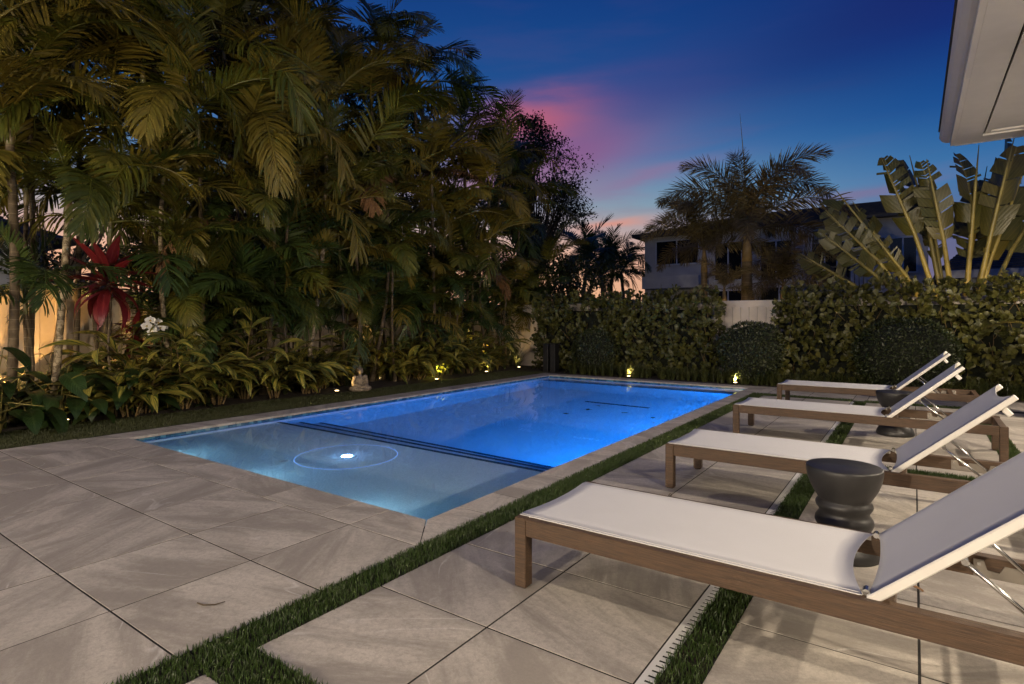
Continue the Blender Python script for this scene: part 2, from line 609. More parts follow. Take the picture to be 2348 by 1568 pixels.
def np_mesh(name, V, F, U, mat, smooth=False):
    """big mesh from arrays: V (n,3), F (m,k), U (n,3)"""
    me = bpy.data.meshes.new(name)
    k = F.shape[1]
    me.vertices.add(len(V))
    me.vertices.foreach_set('co', V.astype(np.float32).ravel())
    me.loops.add(F.size)
    me.loops.foreach_set('vertex_index', F.astype(np.int32).ravel())
    me.polygons.add(len(F))
    me.polygons.foreach_set('loop_start', np.arange(0, F.size, k, dtype=np.int32))
    me.update(calc_edges=True)
    a = me.attributes.new('luv', 'FLOAT_VECTOR', 'POINT')
    a.data.foreach_set('vector', U.astype(np.float32).ravel())
    me.materials.append(MATS[mat])
    if smooth:
        me.polygons.foreach_set('use_smooth', [True] * len(F))
    me.validate()
    return me


def link(name, me, parent=None, loc=None, rotz=None, scale=None, mat4=None):
    o = bpy.data.objects.new(name, me)
    COL.objects.link(o)
    if parent is not None:
        o.parent = parent
    if mat4 is not None:
        o.matrix_basis = mat4
    if loc is not None:
        o.location = loc
    if rotz is not None:
        o.rotation_euler = (0, 0, rotz)
    if scale is not None:
        o.scale = scale if isinstance(scale, (tuple, list, Vector)) else (scale,) * 3
    return o


def tag(o, label=None, cat=None, group=None, kind=None):
    if label:
        o['label'] = label
    if cat:
        o['category'] = cat
    if group:
        o['group'] = group
    if kind:
        o['kind'] = kind
    return o


def thing(name, label, cat, loc=(0, 0, 0), rotz=0.0, group=None):
    return tag(link(name, None, None, loc, rotz), label, cat, group)


def part(name, mb, mat, parent, smooth=False, **k):
    return link(name, mb.mesh(name, mat, smooth), parent, **k)


def copy_tree(o, parent=None):
    c = o.copy()
    COL.objects.link(c)
    c.parent = parent
    for ch in list(o.children):
        copy_tree(ch, c)
    return c


def frame(pos, d, up=Vector((0, 0, 1)), scale=1.0, roll=0.0):
    """matrix whose local x points along d and whose local z stays as near to up as it can"""
    x = Vector(d).normalized()
    y = Vector(up).cross(x)
    if y.length < 1e-3:
        y = Vector((0, 1, 0)).cross(x)
    y.normalize()
    z = x.cross(y)
    m = Matrix((x, y, z)).transposed().to_4x4()
    if roll:
        m = m @ Matrix.Rotation(roll, 4, 'X')
    if scale != 1.0:
        m = m @ Matrix.Scale(scale, 4)
    m.translation = pos
    return m


def spot(parent, name, loc, target, watts, col, angle=70, blend=0.6, radius=0.03):
    d = bpy.data.lights.new(name, 'SPOT')
    d.energy = watts
    d.color = col
    d.spot_size = rad(angle)
    d.spot_blend = blend
    d.shadow_soft_size = radius
    o = bpy.data.objects.new(name, d)
    COL.objects.link(o)
    o.parent = parent
    o.location = loc
    o.rotation_euler = (Vector(target) - Vector(loc)).to_track_quat('-Z', 'Y').to_euler()
    return o


def point(parent, name, loc, watts, col, radius=0.06):
    d = bpy.data.lights.new(name, 'POINT')
    d.energy = watts
    d.color = col
    d.shadow_soft_size = radius
    o = bpy.data.objects.new(name, d)
    COL.objects.link(o)
    o.parent = parent
    o.location = loc
    return o

# ================================================================== THE SETTING
PX0, PX1, PY0, PY1 = -6.56, -2.41, 2.53, 10.75          # pool opening inside the coping
WZ = -0.045                                             # water level


def ring_sheet(name, x0, y0, x1, y1, z, hx0, hy0, hx1, hy1, mat):
    """flat sheet with a rectangular hole for the pool"""
    xs, ys = [x0, hx0, hx1, x1], [y0, hy0, hy1, y1]
    mb = MB()
    vs = [(x, y, z) for y in ys for x in xs]
    fs = [(j * 4 + i, j * 4 + i + 1, j * 4 + i + 5, j * 4 + i + 4) for j in range(3) for i in range(3) if not (i == 1 and j == 1)]
    mb.add(vs, fs)
    return tag(part(name, mb, mat, None), kind='structure')


ring_sheet('ground', -1500, -1500, 1500, 1500, -0.045, -6.70, 2.38, -2.28, 10.90, 'ground_dark')
patio = ring_sheet('patio', -6.94, -6.0, 3.2, 11.12, -0.0019, -6.64, 2.44, -2.34, 10.84, 'grout_dark')

PAVER_MESH = {}


def paver(parent, x0, y0, x1, y1, name='paver', gap=0.0044, th=0.024):
    w, h = round(x1 - x0, 3), round(y1 - y0, 3)
    if (w, h) not in PAVER_MESH:
        PAVER_MESH[(w, h)] = MB().box(-w / 2 + gap, -h / 2 + gap, -th, w / 2 - gap, h / 2 - gap, 0, 0.0008).mesh('paver', 'paver_stone')
    return link(name, PAVER_MESH[(w, h)], parent, ((x0 + x1) / 2, (y0 + y1) / 2, random.uniform(-0.0006, 0.0006)))


# left terrace, square grid
xs = [-2.153, -2.722] + [-2.722 - 0.608 * k for k in range(1, 7)] + [-6.95]
ys = [2.205 - 0.612 * k for k in range(0, 9)]
for i in range(len(xs) - 1):
    for j in range(len(ys) - 1):
        paver(patio, xs[i + 1], ys[j + 1], xs[i], ys[j])
# lounge terrace, split by the grass strips
C1, C2 = [-1.979, -1.371, -0.760], [-0.578, 0.0145, 0.622]
C3 = [0.778, 1.386, 1.994, 2.602]
rows = []
for y0 in (-3.23 - 0.0, 1.174, 5.575):
    rows += [(y0 + 0.6037 * k, y0 + 0.6037 * (k + 1)) for k in range(7)]
rows += [(9.975, 10.54), (10.54, 11.10)]
for cols in (C1, C2, C3):
    for i in range(2 if cols is not C3 else 3):
        for a, b in rows:
            paver(patio, cols[i], a, cols[i + 1], b)
for a, b in [(9.975, 10.54), (10.54, 11.10)]:
    paver(patio, -2.153, a, -1.979, b)
    paver(patio, -0.760, a, -0.578, b)
    paver(patio, 0.622, a, 0.778, b)

# ---------------------------------------------------------------- pool
pool = link('swimming_pool', None)
tag(pool, kind='structure')


def coping_poly(pts, gap=0.0036, th=0.024):
    c = [sum(p[i] for p in pts) / len(pts) for i in (0, 1)]
    loc = [(p[0] - c[0], p[1] - c[1]) for p in pts]
    n = len(loc)
    mb = MB()
    def ins(d):
        r = []
        for p in loc:
            l = math.hypot(*p)
            r.append((p[0] * (1 - d / l * 1.3), p[1] * (1 - d / l * 1.3)))
        return r
    a, b = ins(gap), ins(gap + 0.0012)
    vs = [(p[0], p[1], -th) for p in a] + [(p[0], p[1], -0.0012) for p in a] + [(p[0], p[1], 0) for p in b]
    fs = [tuple(range(n - 1, -1, -1)), tuple(range(2 * n, 3 * n))]
    for k in (0, n):
        fs += [(k + i, k + (i + 1) % n, k + n + (i + 1) % n, k + n + i) for i in range(n)]
    mb.add(vs, fs)
    return part('coping_stone', mb, 'paver_stone', pool, loc=(c[0], c[1], 0.0))


OX0, OX1, OY0, OY1 = -6.90, -2.153, 2.205, 11.10
xj = [-2.722, -3.022] + [-3.022 - 0.608 * k for k in range(1, 6)]
xj = [x for x in xj if x > PX0 + 0.05]
run = [PX1] + xj + [PX0]
for a, b in zip(run, run[1:]):                           # near end
    if a == PX1:
        coping_poly([(b, OY0), (OX1, OY0), (PX1, PY0), (b, PY0)])
    elif b == PX0:
        coping_poly([(OX0, OY0), (a, OY0), (a, PY0), (PX0, PY0)])
    else:
        coping_poly([(b, OY0), (a, OY0), (a, PY0), (b, PY0)])
yj = [2.82, 3.19] + [3.19 + 0.608 * k for k in range(1, 13)]
yj = [y for y in yj if y < PY1 - 0.1]
run = [PY0] + yj + [PY1]
for a, b in zip(run, run[1:]):                           # right side
    if a == PY0:
        coping_poly([(PX1, PY0), (OX1, OY0), (OX1, b), (PX1, b)])
    elif b == PY1:
        coping_poly([(PX1, a), (OX1, a), (OX1, OY1), (PX1, PY1)])
    else:
        coping_poly([(PX1, a), (OX1, a), (OX1, b), (PX1, b)])
run = [PY0] + [3.05 + 0.608 * k for k in range(13) if 3.05 + 0.608 * k < PY1 - 0.1] + [PY1]
for a, b in zip(run, run[1:]):                           # left side
    if a == PY0:
        coping_poly([(OX0, OY0), (PX0, PY0), (PX0, b), (OX0, b)])
    elif b == PY1:
        coping_poly([(OX0, a), (PX0, a), (PX0, PY1), (OX0, OY1)])
    else:
        coping_poly([(OX0, a), (PX0, a), (PX0, b), (OX0, b)])
run = [PX0] + [-6.0 + 0.608 * k for k in range(6) if -6.0 + 0.608 * k < PX1 - 0.1] + [PX1]
for a, b in zip(run, run[1:]):                           # far end
    if a == PX0:
        coping_poly([(PX0, PY1), (b, PY1), (b, OY1), (OX0, OY1)])
    elif b == PX1:
        coping_poly([(a, PY1), (PX1, PY1), (OX1, OY1), (a, OY1)])
    else:
        coping_poly([(a, PY1), (b, PY1), (b, OY1), (a, OY1)])

WX0, WX1, WY0, WY1 = PX0 - 0.03, PX1 + 0.03, PY0 - 0.03, PY1 + 0.03
ZT = -0.0245
LEDGE_Z = -0.285
prof = [(WY0, ZT), (WY0, LEDGE_Z), (4.25, LEDGE_Z), (4.25, -0.53), (4.56, -0.53), (4.56, -0.80), (4.87, -0.80), (4.87, -1.25), (6.4, -1.38),
        (10.36, -1.45), (10.36, -0.30), (WY1, -0.30), (WY1, ZT)]
basin = MB()
n = len(prof)
basin.add([(WX0, y, z) for y, z in prof] + [(WX1, y, z) for y, z in prof], [(i, i + 1, i + 1 + n, i + n) for i in range(n - 1)])
for X in (WX0, WX1):                                     # side walls
    vs, fs = [], []
    for i in range(n - 1):
        if abs(prof[i][0] - prof[i + 1][0]) < 1e-6:
            continue
        o = len(vs)
        vs += [(X, prof[i][0], prof[i][1]), (X, prof[i + 1][0], prof[i + 1][1]), (X, prof[i + 1][0], ZT), (X, prof[i][0], ZT)]
        fs.append((o, o + 1, o + 2, o + 3))
    basin.add(vs, fs)
basin_o = part('basin', basin, 'pool_plaster', pool)
receivers = [basin_o]

# trim tile along the step and bench edges
for (ye, z, s) in ((4.25, LEDGE_Z, -1), (4.56, -0.53, -1), (4.87, -0.80, -1), (10.36, -0.30, 1)):
    mb = MB()
    k = int((WX1 - WX0) / 0.052)
    for i in range(k):
        a = WX0 + (WX1 - WX0) * i / k
        b = a + (WX1 - WX0) / k - 0.003
        y0, y1 = sorted((ye + s * 0.050, ye - s * 0.004))
        mb.box(a, y0, z - 0.05, b, y1, z + 0.004)
    receivers.append(tag(part('step_tile_band', mb, 'trim_tile', pool), kind='stuff'))

# waterline mosaic, running bond, 6 courses
tl, th_, tt = 0.0525, 0.0245, 0.006
tile_me = MB().box(0, -tl / 2 + 0.0012, -th_ / 2 + 0.0010, tt, tl / 2 - 0.0012, th_ / 2 - 0.0010).mesh('mosaic_tile', 'glass_tile')
rest = MB()
for r in range(6):
    z = ZT - 0.0125 - r * th_
    y = WY0 + (tl / 2 if r % 2 else tl)
    i = 0
    while y < WY1 - tl / 2:
        if i < 50:
            link('mosaic_tile', tile_me, pool, (WX0 + 0.001, y, z + random.uniform(-0.0004, 0.0004)))
        else:
            rest.box(WX0 + 0.001, y - tl / 2 + 0.0012, z - th_ / 2 + 0.001, WX0 + 0.001 + tt, y + tl / 2 - 0.0012, z + th_ / 2 - 0.001)
        y += tl
        i += 1
    x = WX0 + (tl / 2 if r % 2 else tl)
    while x < WX1 - tl / 2:
        rest.box(x - tl / 2 + 0.0012, WY1 - 0.001 - tt, z - th_ / 2 + 0.001, x + tl / 2 - 0.0012, WY1 - 0.001, z + th_ / 2 - 0.001)
        x += tl
tag(part('waterline_tile_band', rest, 'glass_tile', pool), kind='stuff')

mb = MB()
nx, ny = 24, 44
mb.add([(WX0 + 0.002 + (WX1 - WX0 - 0.004) * i / nx, WY0 + 0.002 + (WY1 - WY0 - 0.004) * j / ny, WZ) for j in range(ny + 1) for i in range(nx + 1)],
       [(j * (nx + 1) + i, j * (nx + 1) + i + 1, (j + 1) * (nx + 1) + i + 1, (j + 1) * (nx + 1) + i) for j in range(ny) for i in range(nx)])
water = tag(part('pool_water', mb, 'water', None, smooth=True), kind='structure')
water.cycles.is_caustics_caster = True
for o in receivers:
    o.cycles.is_caustics_receiver = True

# ---------------------------------------------------------------- turf strips and lawn
def turf(name, regions, density, h, w, mat, z0, label=None, spill=0.012, lean=0.55, parent=None):
    P = []
    for (x0, y0, x1, y1) in regions:
        n = int((x1 - x0) * (y1 - y0) * density)
        P.append(np.stack([RNG.uniform(x0 - spill, x1 + spill, n), RNG.uniform(y0 - spill, y1 + spill, n)], 1))
    P = np.concatenate(P)
    n = len(P)
    a = RNG.uniform(0, 2 * np.pi, n)
    hh = h * RNG.uniform(0.55, 1.15, n)
    ww = w * RNG.uniform(0.7, 1.3, n)
    ln = RNG.uniform(0.1, 1.0, n) * lean * hh
    la = RNG.uniform(0, 2 * np.pi, n)
    dx, dy = np.cos(a) * ww / 2, np.sin(a) * ww / 2
    lx, ly = np.cos(la) * ln, np.sin(la) * ln
    z = np.full(n, z0)
    V = np.empty((n, 5, 3))
    V[:, 0] = np.stack([P[:, 0] - dx, P[:, 1] - dy, z], 1)
    V[:, 1] = np.stack([P[:, 0] + dx, P[:, 1] + dy, z], 1)
    V[:, 2] = np.stack([P[:, 0] - dx * .8 + lx * .35, P[:, 1] - dy * .8 + ly * .35, z + hh * .6], 1)
    V[:, 3] = np.stack([P[:, 0] + dx * .8 + lx * .35, P[:, 1] + dy * .8 + ly * .35, z + hh * .6], 1)
    V[:, 4] = np.stack([P[:, 0] + lx, P[:, 1] + ly, z + hh * (1 - 0.25 * ln / hh)], 1)
    base = np.array([[0, 1, 3], [0, 3, 2], [2, 3, 4]])
    F = (np.arange(n)[:, None, None] * 5 + base).reshape(-1, 3)
    U = np.zeros((n, 5, 3))
    U[:, :, 2] = RNG.uniform(0, 1, n)[:, None]
    U[:, :, 1] = 0.5
    o = link(name, np_mesh(name, V.reshape(-1, 3), F, U.reshape(-1, 3), mat), parent)
    return tag(o, label, 'grass' if label else None, None, 'stuff')


strips_near = [(-2.150, -0.4, -1.982, 5.0), (-0.700, 0.6, -0.585, 5.39), (-1.975, 1.0, -0.80, 1.168), (-0.57, 1.0, 0.615, 1.168),
               (-0.57, 5.405, 0.615, 5.57), (-1.975, 5.405, -0.765, 5.57)]
strips_far = [(-2.150, 5.0, -1.982, 9.97), (-0.700, 5.39, -0.585, 9.80), (-1.975, 9.802, -0.765, 9.97), (-0.585, 9.802, 0.62, 9.97), (0.628, 1.0, 0.772, 9.97)]
mb = MB()
for (x0, y0, x1, y1) in strips_near + strips_far:
    mb.box(x0, y0, -0.027, x1, y1, -0.001)
tag(part('turf_base', mb, 'soil', None), kind='structure')
turf('grass_strip', strips_near, 26000, 0.031, 0.0034, 'grass_blade', -0.004, 'short green turf growing in strips between the terrace pavers')
turf('grass_strip', strips_far, 13000, 0.031, 0.0052, 'grass_blade', -0.004, 'short green turf in strips around the far loungers')

# lawn between the coping and the planting bed, with a wandering edge
def bed_edge(y):
    return -7.86 + 0.10 * math.sin(y * 0.9 + 1.0) - 0.22 * max(0, 3.6 - y) * 0.6 + 0.05 * math.sin(y * 2.3)


ysam = [-4 + 0.25 * i for i in range(66)]
mb = MB()
mb.add([(bed_edge(y), y, -0.020) for y in ysam] + [(-6.93 if y < 2.2 else -6.90, y, -0.020) for y in ysam],
       [(i, i + len(ysam), i + 1 + len(ysam), i + 1) for i in range(len(ysam) - 1)])
tag(part('lawn', mb, 'soil', None), kind='structure')
turf('lawn_grass', [(bed_edge(y) + 0.02, y, -6.91 if y > 2.2 else -6.97, y + 0.25) for y in [-1 + 0.25 * i for i in range(50)]], 9000, 0.034, 0.0055, 'lawn_blade', -0.022,
     'dark clipped lawn between the pool coping and planting bed', spill=0.0)
mb = MB()
mb.add([(-12.5, y, 0.02) for y in ysam] + [(bed_edge(y) - 0.35, y, 0.035) for y in ysam] + [(bed_edge(y) + 0.01, y, -0.018) for y in ysam],
       [(i + k * len(ysam), i + (k + 1) * len(ysam), i + 1 + (k + 1) * len(ysam), i + 1 + k * len(ysam)) for i in range(len(ysam) - 1) for k in (0, 1)])
mb.add([(-9.4, 11.13, 0.0), (3.2, 11.13, 0.0), (3.2, 12.6, 0.02), (-9.4, 12.6, 0.02)], [(0, 1, 2, 3)])
tag(part('planting_bed', mb, 'soil', None), kind='structure')

# slot drain along the turf
mb = MB()
mb.box(-0.757, 0.6, -0.02, -0.738, 9.8, 0.0)
mb.box(-0.7075, 0.6, -0.02, -0.7035, 9.8, 0.0)
y = 0.6
while y < 9.78:
    mb.box(-0.7385, y, -0.014, -0.707, y + 0.0225, -0.0003)
    y += 0.034
dr = thing('slot_drain', 'long white slotted drain grate edging the turf strip under the loungers', 'drain')
part('grate', mb, 'drain_white', dr)
part('channel', MB().box(-0.7375, 0.6, -0.020, -0.708, 9.8, -0.0016), 'slot_black', dr)

# ---------------------------------------------------------------- the house beside and behind the terrace
EX, EY, EZ = 0.404, 9.92, 3.60
house = thing('house', 'white house eave with panelled soffit above the loungers', 'house')
part('soffit_border', MB().box(EX + 0.05, -8.5, EZ + 0.004, EX + 0.32, EY - 0.002, EZ + 0.06).box(EX + 0.32, EY - 0.30, EZ + 0.004, 3.6, EY - 0.002, EZ + 0.06), 'soffit_white', house)
part('soffit_panel', MB().box(EX + 0.35, -8.5, EZ + 0.045, 3.6, EY - 0.33, EZ + 0.07), 'soffit_white', house)
part('soffit_moulding', MB().box(EX + 0.345, -8.5, EZ + 0.022, EX + 0.40, EY - 0.325, EZ + 0.044).box(EX + 0.40, EY - 0.38, EZ + 0.022, 3.6, EY - 0.325, EZ + 0.044), 'soffit_white', house)
part('fascia', MB().box(EX, -8.5, EZ, EX + 0.048, EY + 0.0, EZ + 0.24).box(EX + 0.05, EY, EZ + 0.001, 3.6, EY + 0.048, EZ + 0.24), 'soffit_white', house)
part('gutter', MB().prism([(EX - 0.11, EZ + 0.245), (EX - 0.12, EZ + 0.15), (EX - 0.09, EZ + 0.10), (EX - 0.04, EZ + 0.075), (EX - 0.002, EZ + 0.07), (EX - 0.002, EZ + 0.245)], 'y', -8.5, EY + 0.10), 'soffit_white', house)
part('roof', MB().add([(EX - 0.13, -8.5, EZ + 0.25), (EX - 0.13, EY + 0.13, EZ + 0.25), (4.5, EY + 0.13, EZ + 0.25), (4.5, -8.5, EZ + 0.25), (4.5, EY - 3.6, EZ + 1.9), (4.5, -8.5, EZ + 1.9)],
                      [(0, 3, 2, 1), (0, 1, 4, 5), (1, 2, 4), (0, 5, 3)]), 'roof_tile', house)
part('column', MB().box(1.165, 9.36, -0.02, 1.485, 9.68, EZ + 0.05), 'stucco_white', house)
# garden-side wall in piers between glazed openings
WXW = 2.62
piers = [(-8.4, -4.6), (-2.6, -1.6), (0.6, 1.6), (4.0, 5.0), (7.4, 9.6)]
for a, b in piers:
    part('wall_pier', MB().box(WXW, a, -0.02, WXW + 0.25, b, EZ + 0.04), 'stucco_white', house)
part('wall_lintel', MB().box(WXW, -8.4, 2.75, WXW + 0.248, 9.598, EZ + 0.03), 'stucco_white', house)
for a, b in zip(piers, piers[1:]):
    w = part('window', MB().box(WXW + 0.10, a[1] + 0.06, 0.06, WXW + 0.115, b[0] - 0.06, 2.70), 'window_dark', house)
    f = MB()
    for yy in (a[1], (a[1] + b[0]) / 2 - 0.03, b[0] - 0.06):
        f.box(WXW + 0.07, yy, 0.0, WXW + 0.14, yy + 0.06, 2.75)
    f.box(WXW + 0.072, a[1] + 0.06, 0.0, WXW + 0.138, b[0] - 0.06, 0.06).box(WXW + 0.072, a[1] + 0.06, 2.70, WXW + 0.138, b[0] - 0.06, 2.75)
    part('frame', f, 'frame_dark', w)
# rear wing closing the terrace behind the camera
part('rear_wall', MB().box(-11, -6.0, -0.02, 2.6, -5.75, 3.7), 'stucco_white', house)
part('rear_eave', MB().box(-11.2, -5.74, 3.45, 0.35, -5.0, 3.70), 'soffit_white', house)

WARM = (1.0, 0.83, 0.635)


def lantern(loc, out, watts, label):
    t = thing('wall_lantern', label, 'lantern', loc, 0, 'lanterns on the house walls')
    o = Vector(out)
    side = Vector((-o.y, o.x, 0))
    pl = MB()
    c = o * 0.015
    pl.box(*(min(a, b) for a, b in zip(c - side * 0.06 - o * 0.014, c + side * 0.06 + o * 0.014)), ) if False else None
    pl.tube([Vector((0, 0, -0.12)), Vector((0, 0, 0.12))], 0.05, 12)
    part('backplate', pl, 'black_metal', t)
    b = o * 0.16
    part('arm', MB().tube([Vector((0, 0, 0.10)), b + Vector((0, 0, 0.20))], 0.012, 8), 'black_metal', t)
    part('cap', MB().lathe([(0.105, 0.31), (0.115, 0.31), (0.22, 0.02)], 16, b), 'black_metal', t)
    part('base', MB().lathe([(-0.19, 0.07), (-0.17, 0.09), (-0.165, 0.09)], 16, b), 'black_metal', t)
    for k in range(4):
        an = math.pi / 4 + k * math.pi / 2
        p = b + Vector((math.cos(an), math.sin(an), 0)) * 0.085
        part('post', MB().tube([p + Vector((0, 0, -0.168)), p + Vector((0, 0, 0.152))], 0.006, 6), 'black_metal', t)
    l = point(t, 'lantern_light', b, watts, WARM, 0.045)
    l.data.cycles.is_caustics_light = True
    return t


LANTERN_REAR, LANTERN_SIDE = 730, 370
lantern((-1.7, -5.70, 2.35), (0, 1, 0), LANTERN_REAR * 1.85, 'black wall lantern on the rear wing toward the eave')
lantern((-6.4, -5.70, 2.35), (0, 1, 0), LANTERN_REAR * 1.45, 'black wall lantern on the rear wing, far along its wall')
lantern((WXW - 0.04, 1.1, 2.35), (-1, 0, 0), LANTERN_SIDE, 'black wall lantern on the garden wall pier between the loungers')
lantern((WXW - 0.04, 4.5, 2.35), (-1, 0, 0), LANTERN_SIDE, 'black wall lantern on the garden wall pier by the table')
lantern((WXW - 0.04, 8.5, 2.35), (-1, 0, 0), LANTERN_SIDE, 'black wall lantern on the last garden wall pier')

# ---------------------------------------------------------------- pool lights
BLUE = (0.008, 0.215, 0.92)
for i, (yy, e) in enumerate(((5.7, 66), (7.8, 58), (9.6, 46))):
    t = thing('pool_light', ['round blue underwater wall light next to the steps', 'round blue underwater wall light at mid pool', 'round blue underwater wall light near the bench'][i], 'pool light', (WX1, yy, -0.36), 0, 'underwater pool lights')
    part('rim', MB().add(*(lambda n: ([(-0.004, math.cos(a) * 0.13, math.sin(a) * 0.13) for a in [2 * math.pi * k / n for k in range(n)]] + [(-0.016, math.cos(a) * 0.10, math.sin(a) * 0.10) for a in [2 * math.pi * k / n for k in range(n)]],
                                      [(k, (k + 1) % n, n + (k + 1) % n, n + k) for k in range(n)]))(28)), 'chrome', t)
    part('lens', MB().add([(-0.013, math.cos(a) * 0.10, math.sin(a) * 0.10) for a in [2 * math.pi * k / 28 for k in range(28)]], [tuple(range(28))]), 'lens_blue', t)
    spot(t, 'pool_lamp', (-0.03, 0, 0), (-2.0, -0.15, -0.55), e * 3.3, BLUE, 168, 0.35, 0.06)
# bubbler light in the shallow ledge and its neighbour drain cover
t = thing('ledge_light', 'glowing white light with a blue ring of cast light built as a glowing strip in the shallow ledge floor', 'pool light', (-4.45, 3.58, LEDGE_Z))
part('rim', MB().lathe([(0.001, 0.085), (0.010, 0.080), (0.012, 0.062)], 28), 'drain_white', t)
part('lens', MB().lathe([(0.012, 0.052), (0.030, 0.046), (0.046, 0.032), (0.052, 0.012)], 24), 'lens_white', t, smooth=True)
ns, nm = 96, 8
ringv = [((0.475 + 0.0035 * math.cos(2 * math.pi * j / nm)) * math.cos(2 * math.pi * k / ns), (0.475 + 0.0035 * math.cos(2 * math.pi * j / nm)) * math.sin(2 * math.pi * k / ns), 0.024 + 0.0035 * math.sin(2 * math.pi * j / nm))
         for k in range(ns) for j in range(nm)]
part('cast_light_ring', MB().add(ringv, [(k * nm + j, ((k + 1) % ns) * nm + j, ((k + 1) % ns) * nm + (j + 1) % nm, k * nm + (j + 1) % nm) for k in range(ns) for j in range(nm)]), 'cast_ring_glow', t, smooth=True)  # ring of light cast around the lamp, built as a self-lit tube
for lx, ly, tx, ty, lab in ((-5.75, WY0 + 0.02, 0, 1, 'small added fill light under the coping at the lawn end of the ledge'), (-4.45, WY0 + 0.02, 0, 1, 'small added fill light under the coping facing the ledge light'), (-3.1, WY0 + 0.02, 0, 1, 'small added fill light under the coping at the mitred corner of the ledge')):
    t = thing('ledge_fill_light', lab, 'pool light', (lx, ly, -0.10), 0, 'added fill lights of the ledge')
    part('lens', MB().box(-0.05, -0.016, -0.012, 0.05, -0.006, 0.012), 'lens_blue', t)
    spot(t, 'ledge_fill_lamp', (0, 0.01, 0), (0, 1.0, 0.05), 5.2, (0.42, 0.80, 1.0), 172, 0.3, 0.04)  # unseen fill lamps added under the coping to brighten the ledge
t = thing('floor_drain', 'small round white drain cover on the shallow ledge', 'drain', (-4.78, 3.13, LEDGE_Z))
part('cover', MB().lathe([(0.001, 0.052), (0.006, 0.050), (0.008, 0.036), (0.004, 0.034)], 24), 'drain_white', t)
part('grille', MB().lathe([(0.001, 0.033), (0.0045, 0.032)], 20), 'stucco_grey', t)
t = thing('channel_drain', 'long narrow dark channel drain on the deep pool floor', 'drain', (-4.25, 9.2, -1.432))
part('grate', MB().box(-0.6, -0.045, 0.002, 0.6, 0.045, 0.012), 'trim_tile', t)

# ================================================================== FURNITURE
LL, LW, LH = 2.20, 0.70, 0.315                          # lounger length, width, rail top
HX = 1.362                                               # hinge along the rail


def sling(name, x0, x1, w, sag, bow0, bow1, thick=0.003, nx=18, ny=14):
    """fabric stretched between two side rails: dips across, ends bow inward"""
    mb = MB()
    vs = []
    for s in (1, 0):
        for i in range(nx + 1):
            for j in range(ny + 1):
                v = j / ny * 2 - 1
                k = 1 - v * v
                a, b = x0 + bow0 * k, x1 - bow1 * k
                x = a + (b - a) * i / nx
                edge = max(0.0, abs(v) - 0.86) / 0.14
                vs.append((x, v * w / 2, -sag * k - 0.006 * edge * edge - (0 if s else thick)))
    m = (nx + 1) * (ny + 1)
    fs = []
    for i in range(nx):
        for j in range(ny):
            a = i * (ny + 1) + j
            fs.append((a, a + ny + 1, a + ny + 2, a + 1))
            fs.append((m + a, m + a + 1, m + a + ny + 2, m + a + ny + 1))
    for i in range(nx):
        for j in (0, ny):
            a = i * (ny + 1) + j
            fs.append((a, a + ny + 1, m + a + ny + 1, m + a))
    for j in range(ny):
        for i in (0, nx):
            a = i * (ny + 1) + j
            fs.append((a, a + 1, m + a + 1, m + a))
    mb.add(vs, fs)
    return mb


def bevel_box(mb, x0, y0, z0, x1, y1, z1, c=0.003):
    """timber with all twelve edges eased"""
    X, Y, Z = (x0, x1), (y0, y1), (z0, z1)
    bm = bmesh.new()
    vs = [bm.verts.new((X[i], Y[j], Z[k])) for k in (0, 1) for j in (0, 1) for i in (0, 1)]
    for f in [(0, 2, 3, 1), (4, 5, 7, 6), (0, 1, 5, 4), (2, 6, 7, 3), (0, 4, 6, 2), (1, 3, 7, 5)]:
        bm.faces.new([vs[i] for i in f])
    bmesh.ops.bevel(bm, geom=bm.edges[:], offset=c, segments=1, affect='EDGES')
    bm.verts.index_update()
    mb.add([v.co[:] for v in bm.verts], [[v.index for v in f.verts] for f in bm.faces])
    bm.free()
    return mb


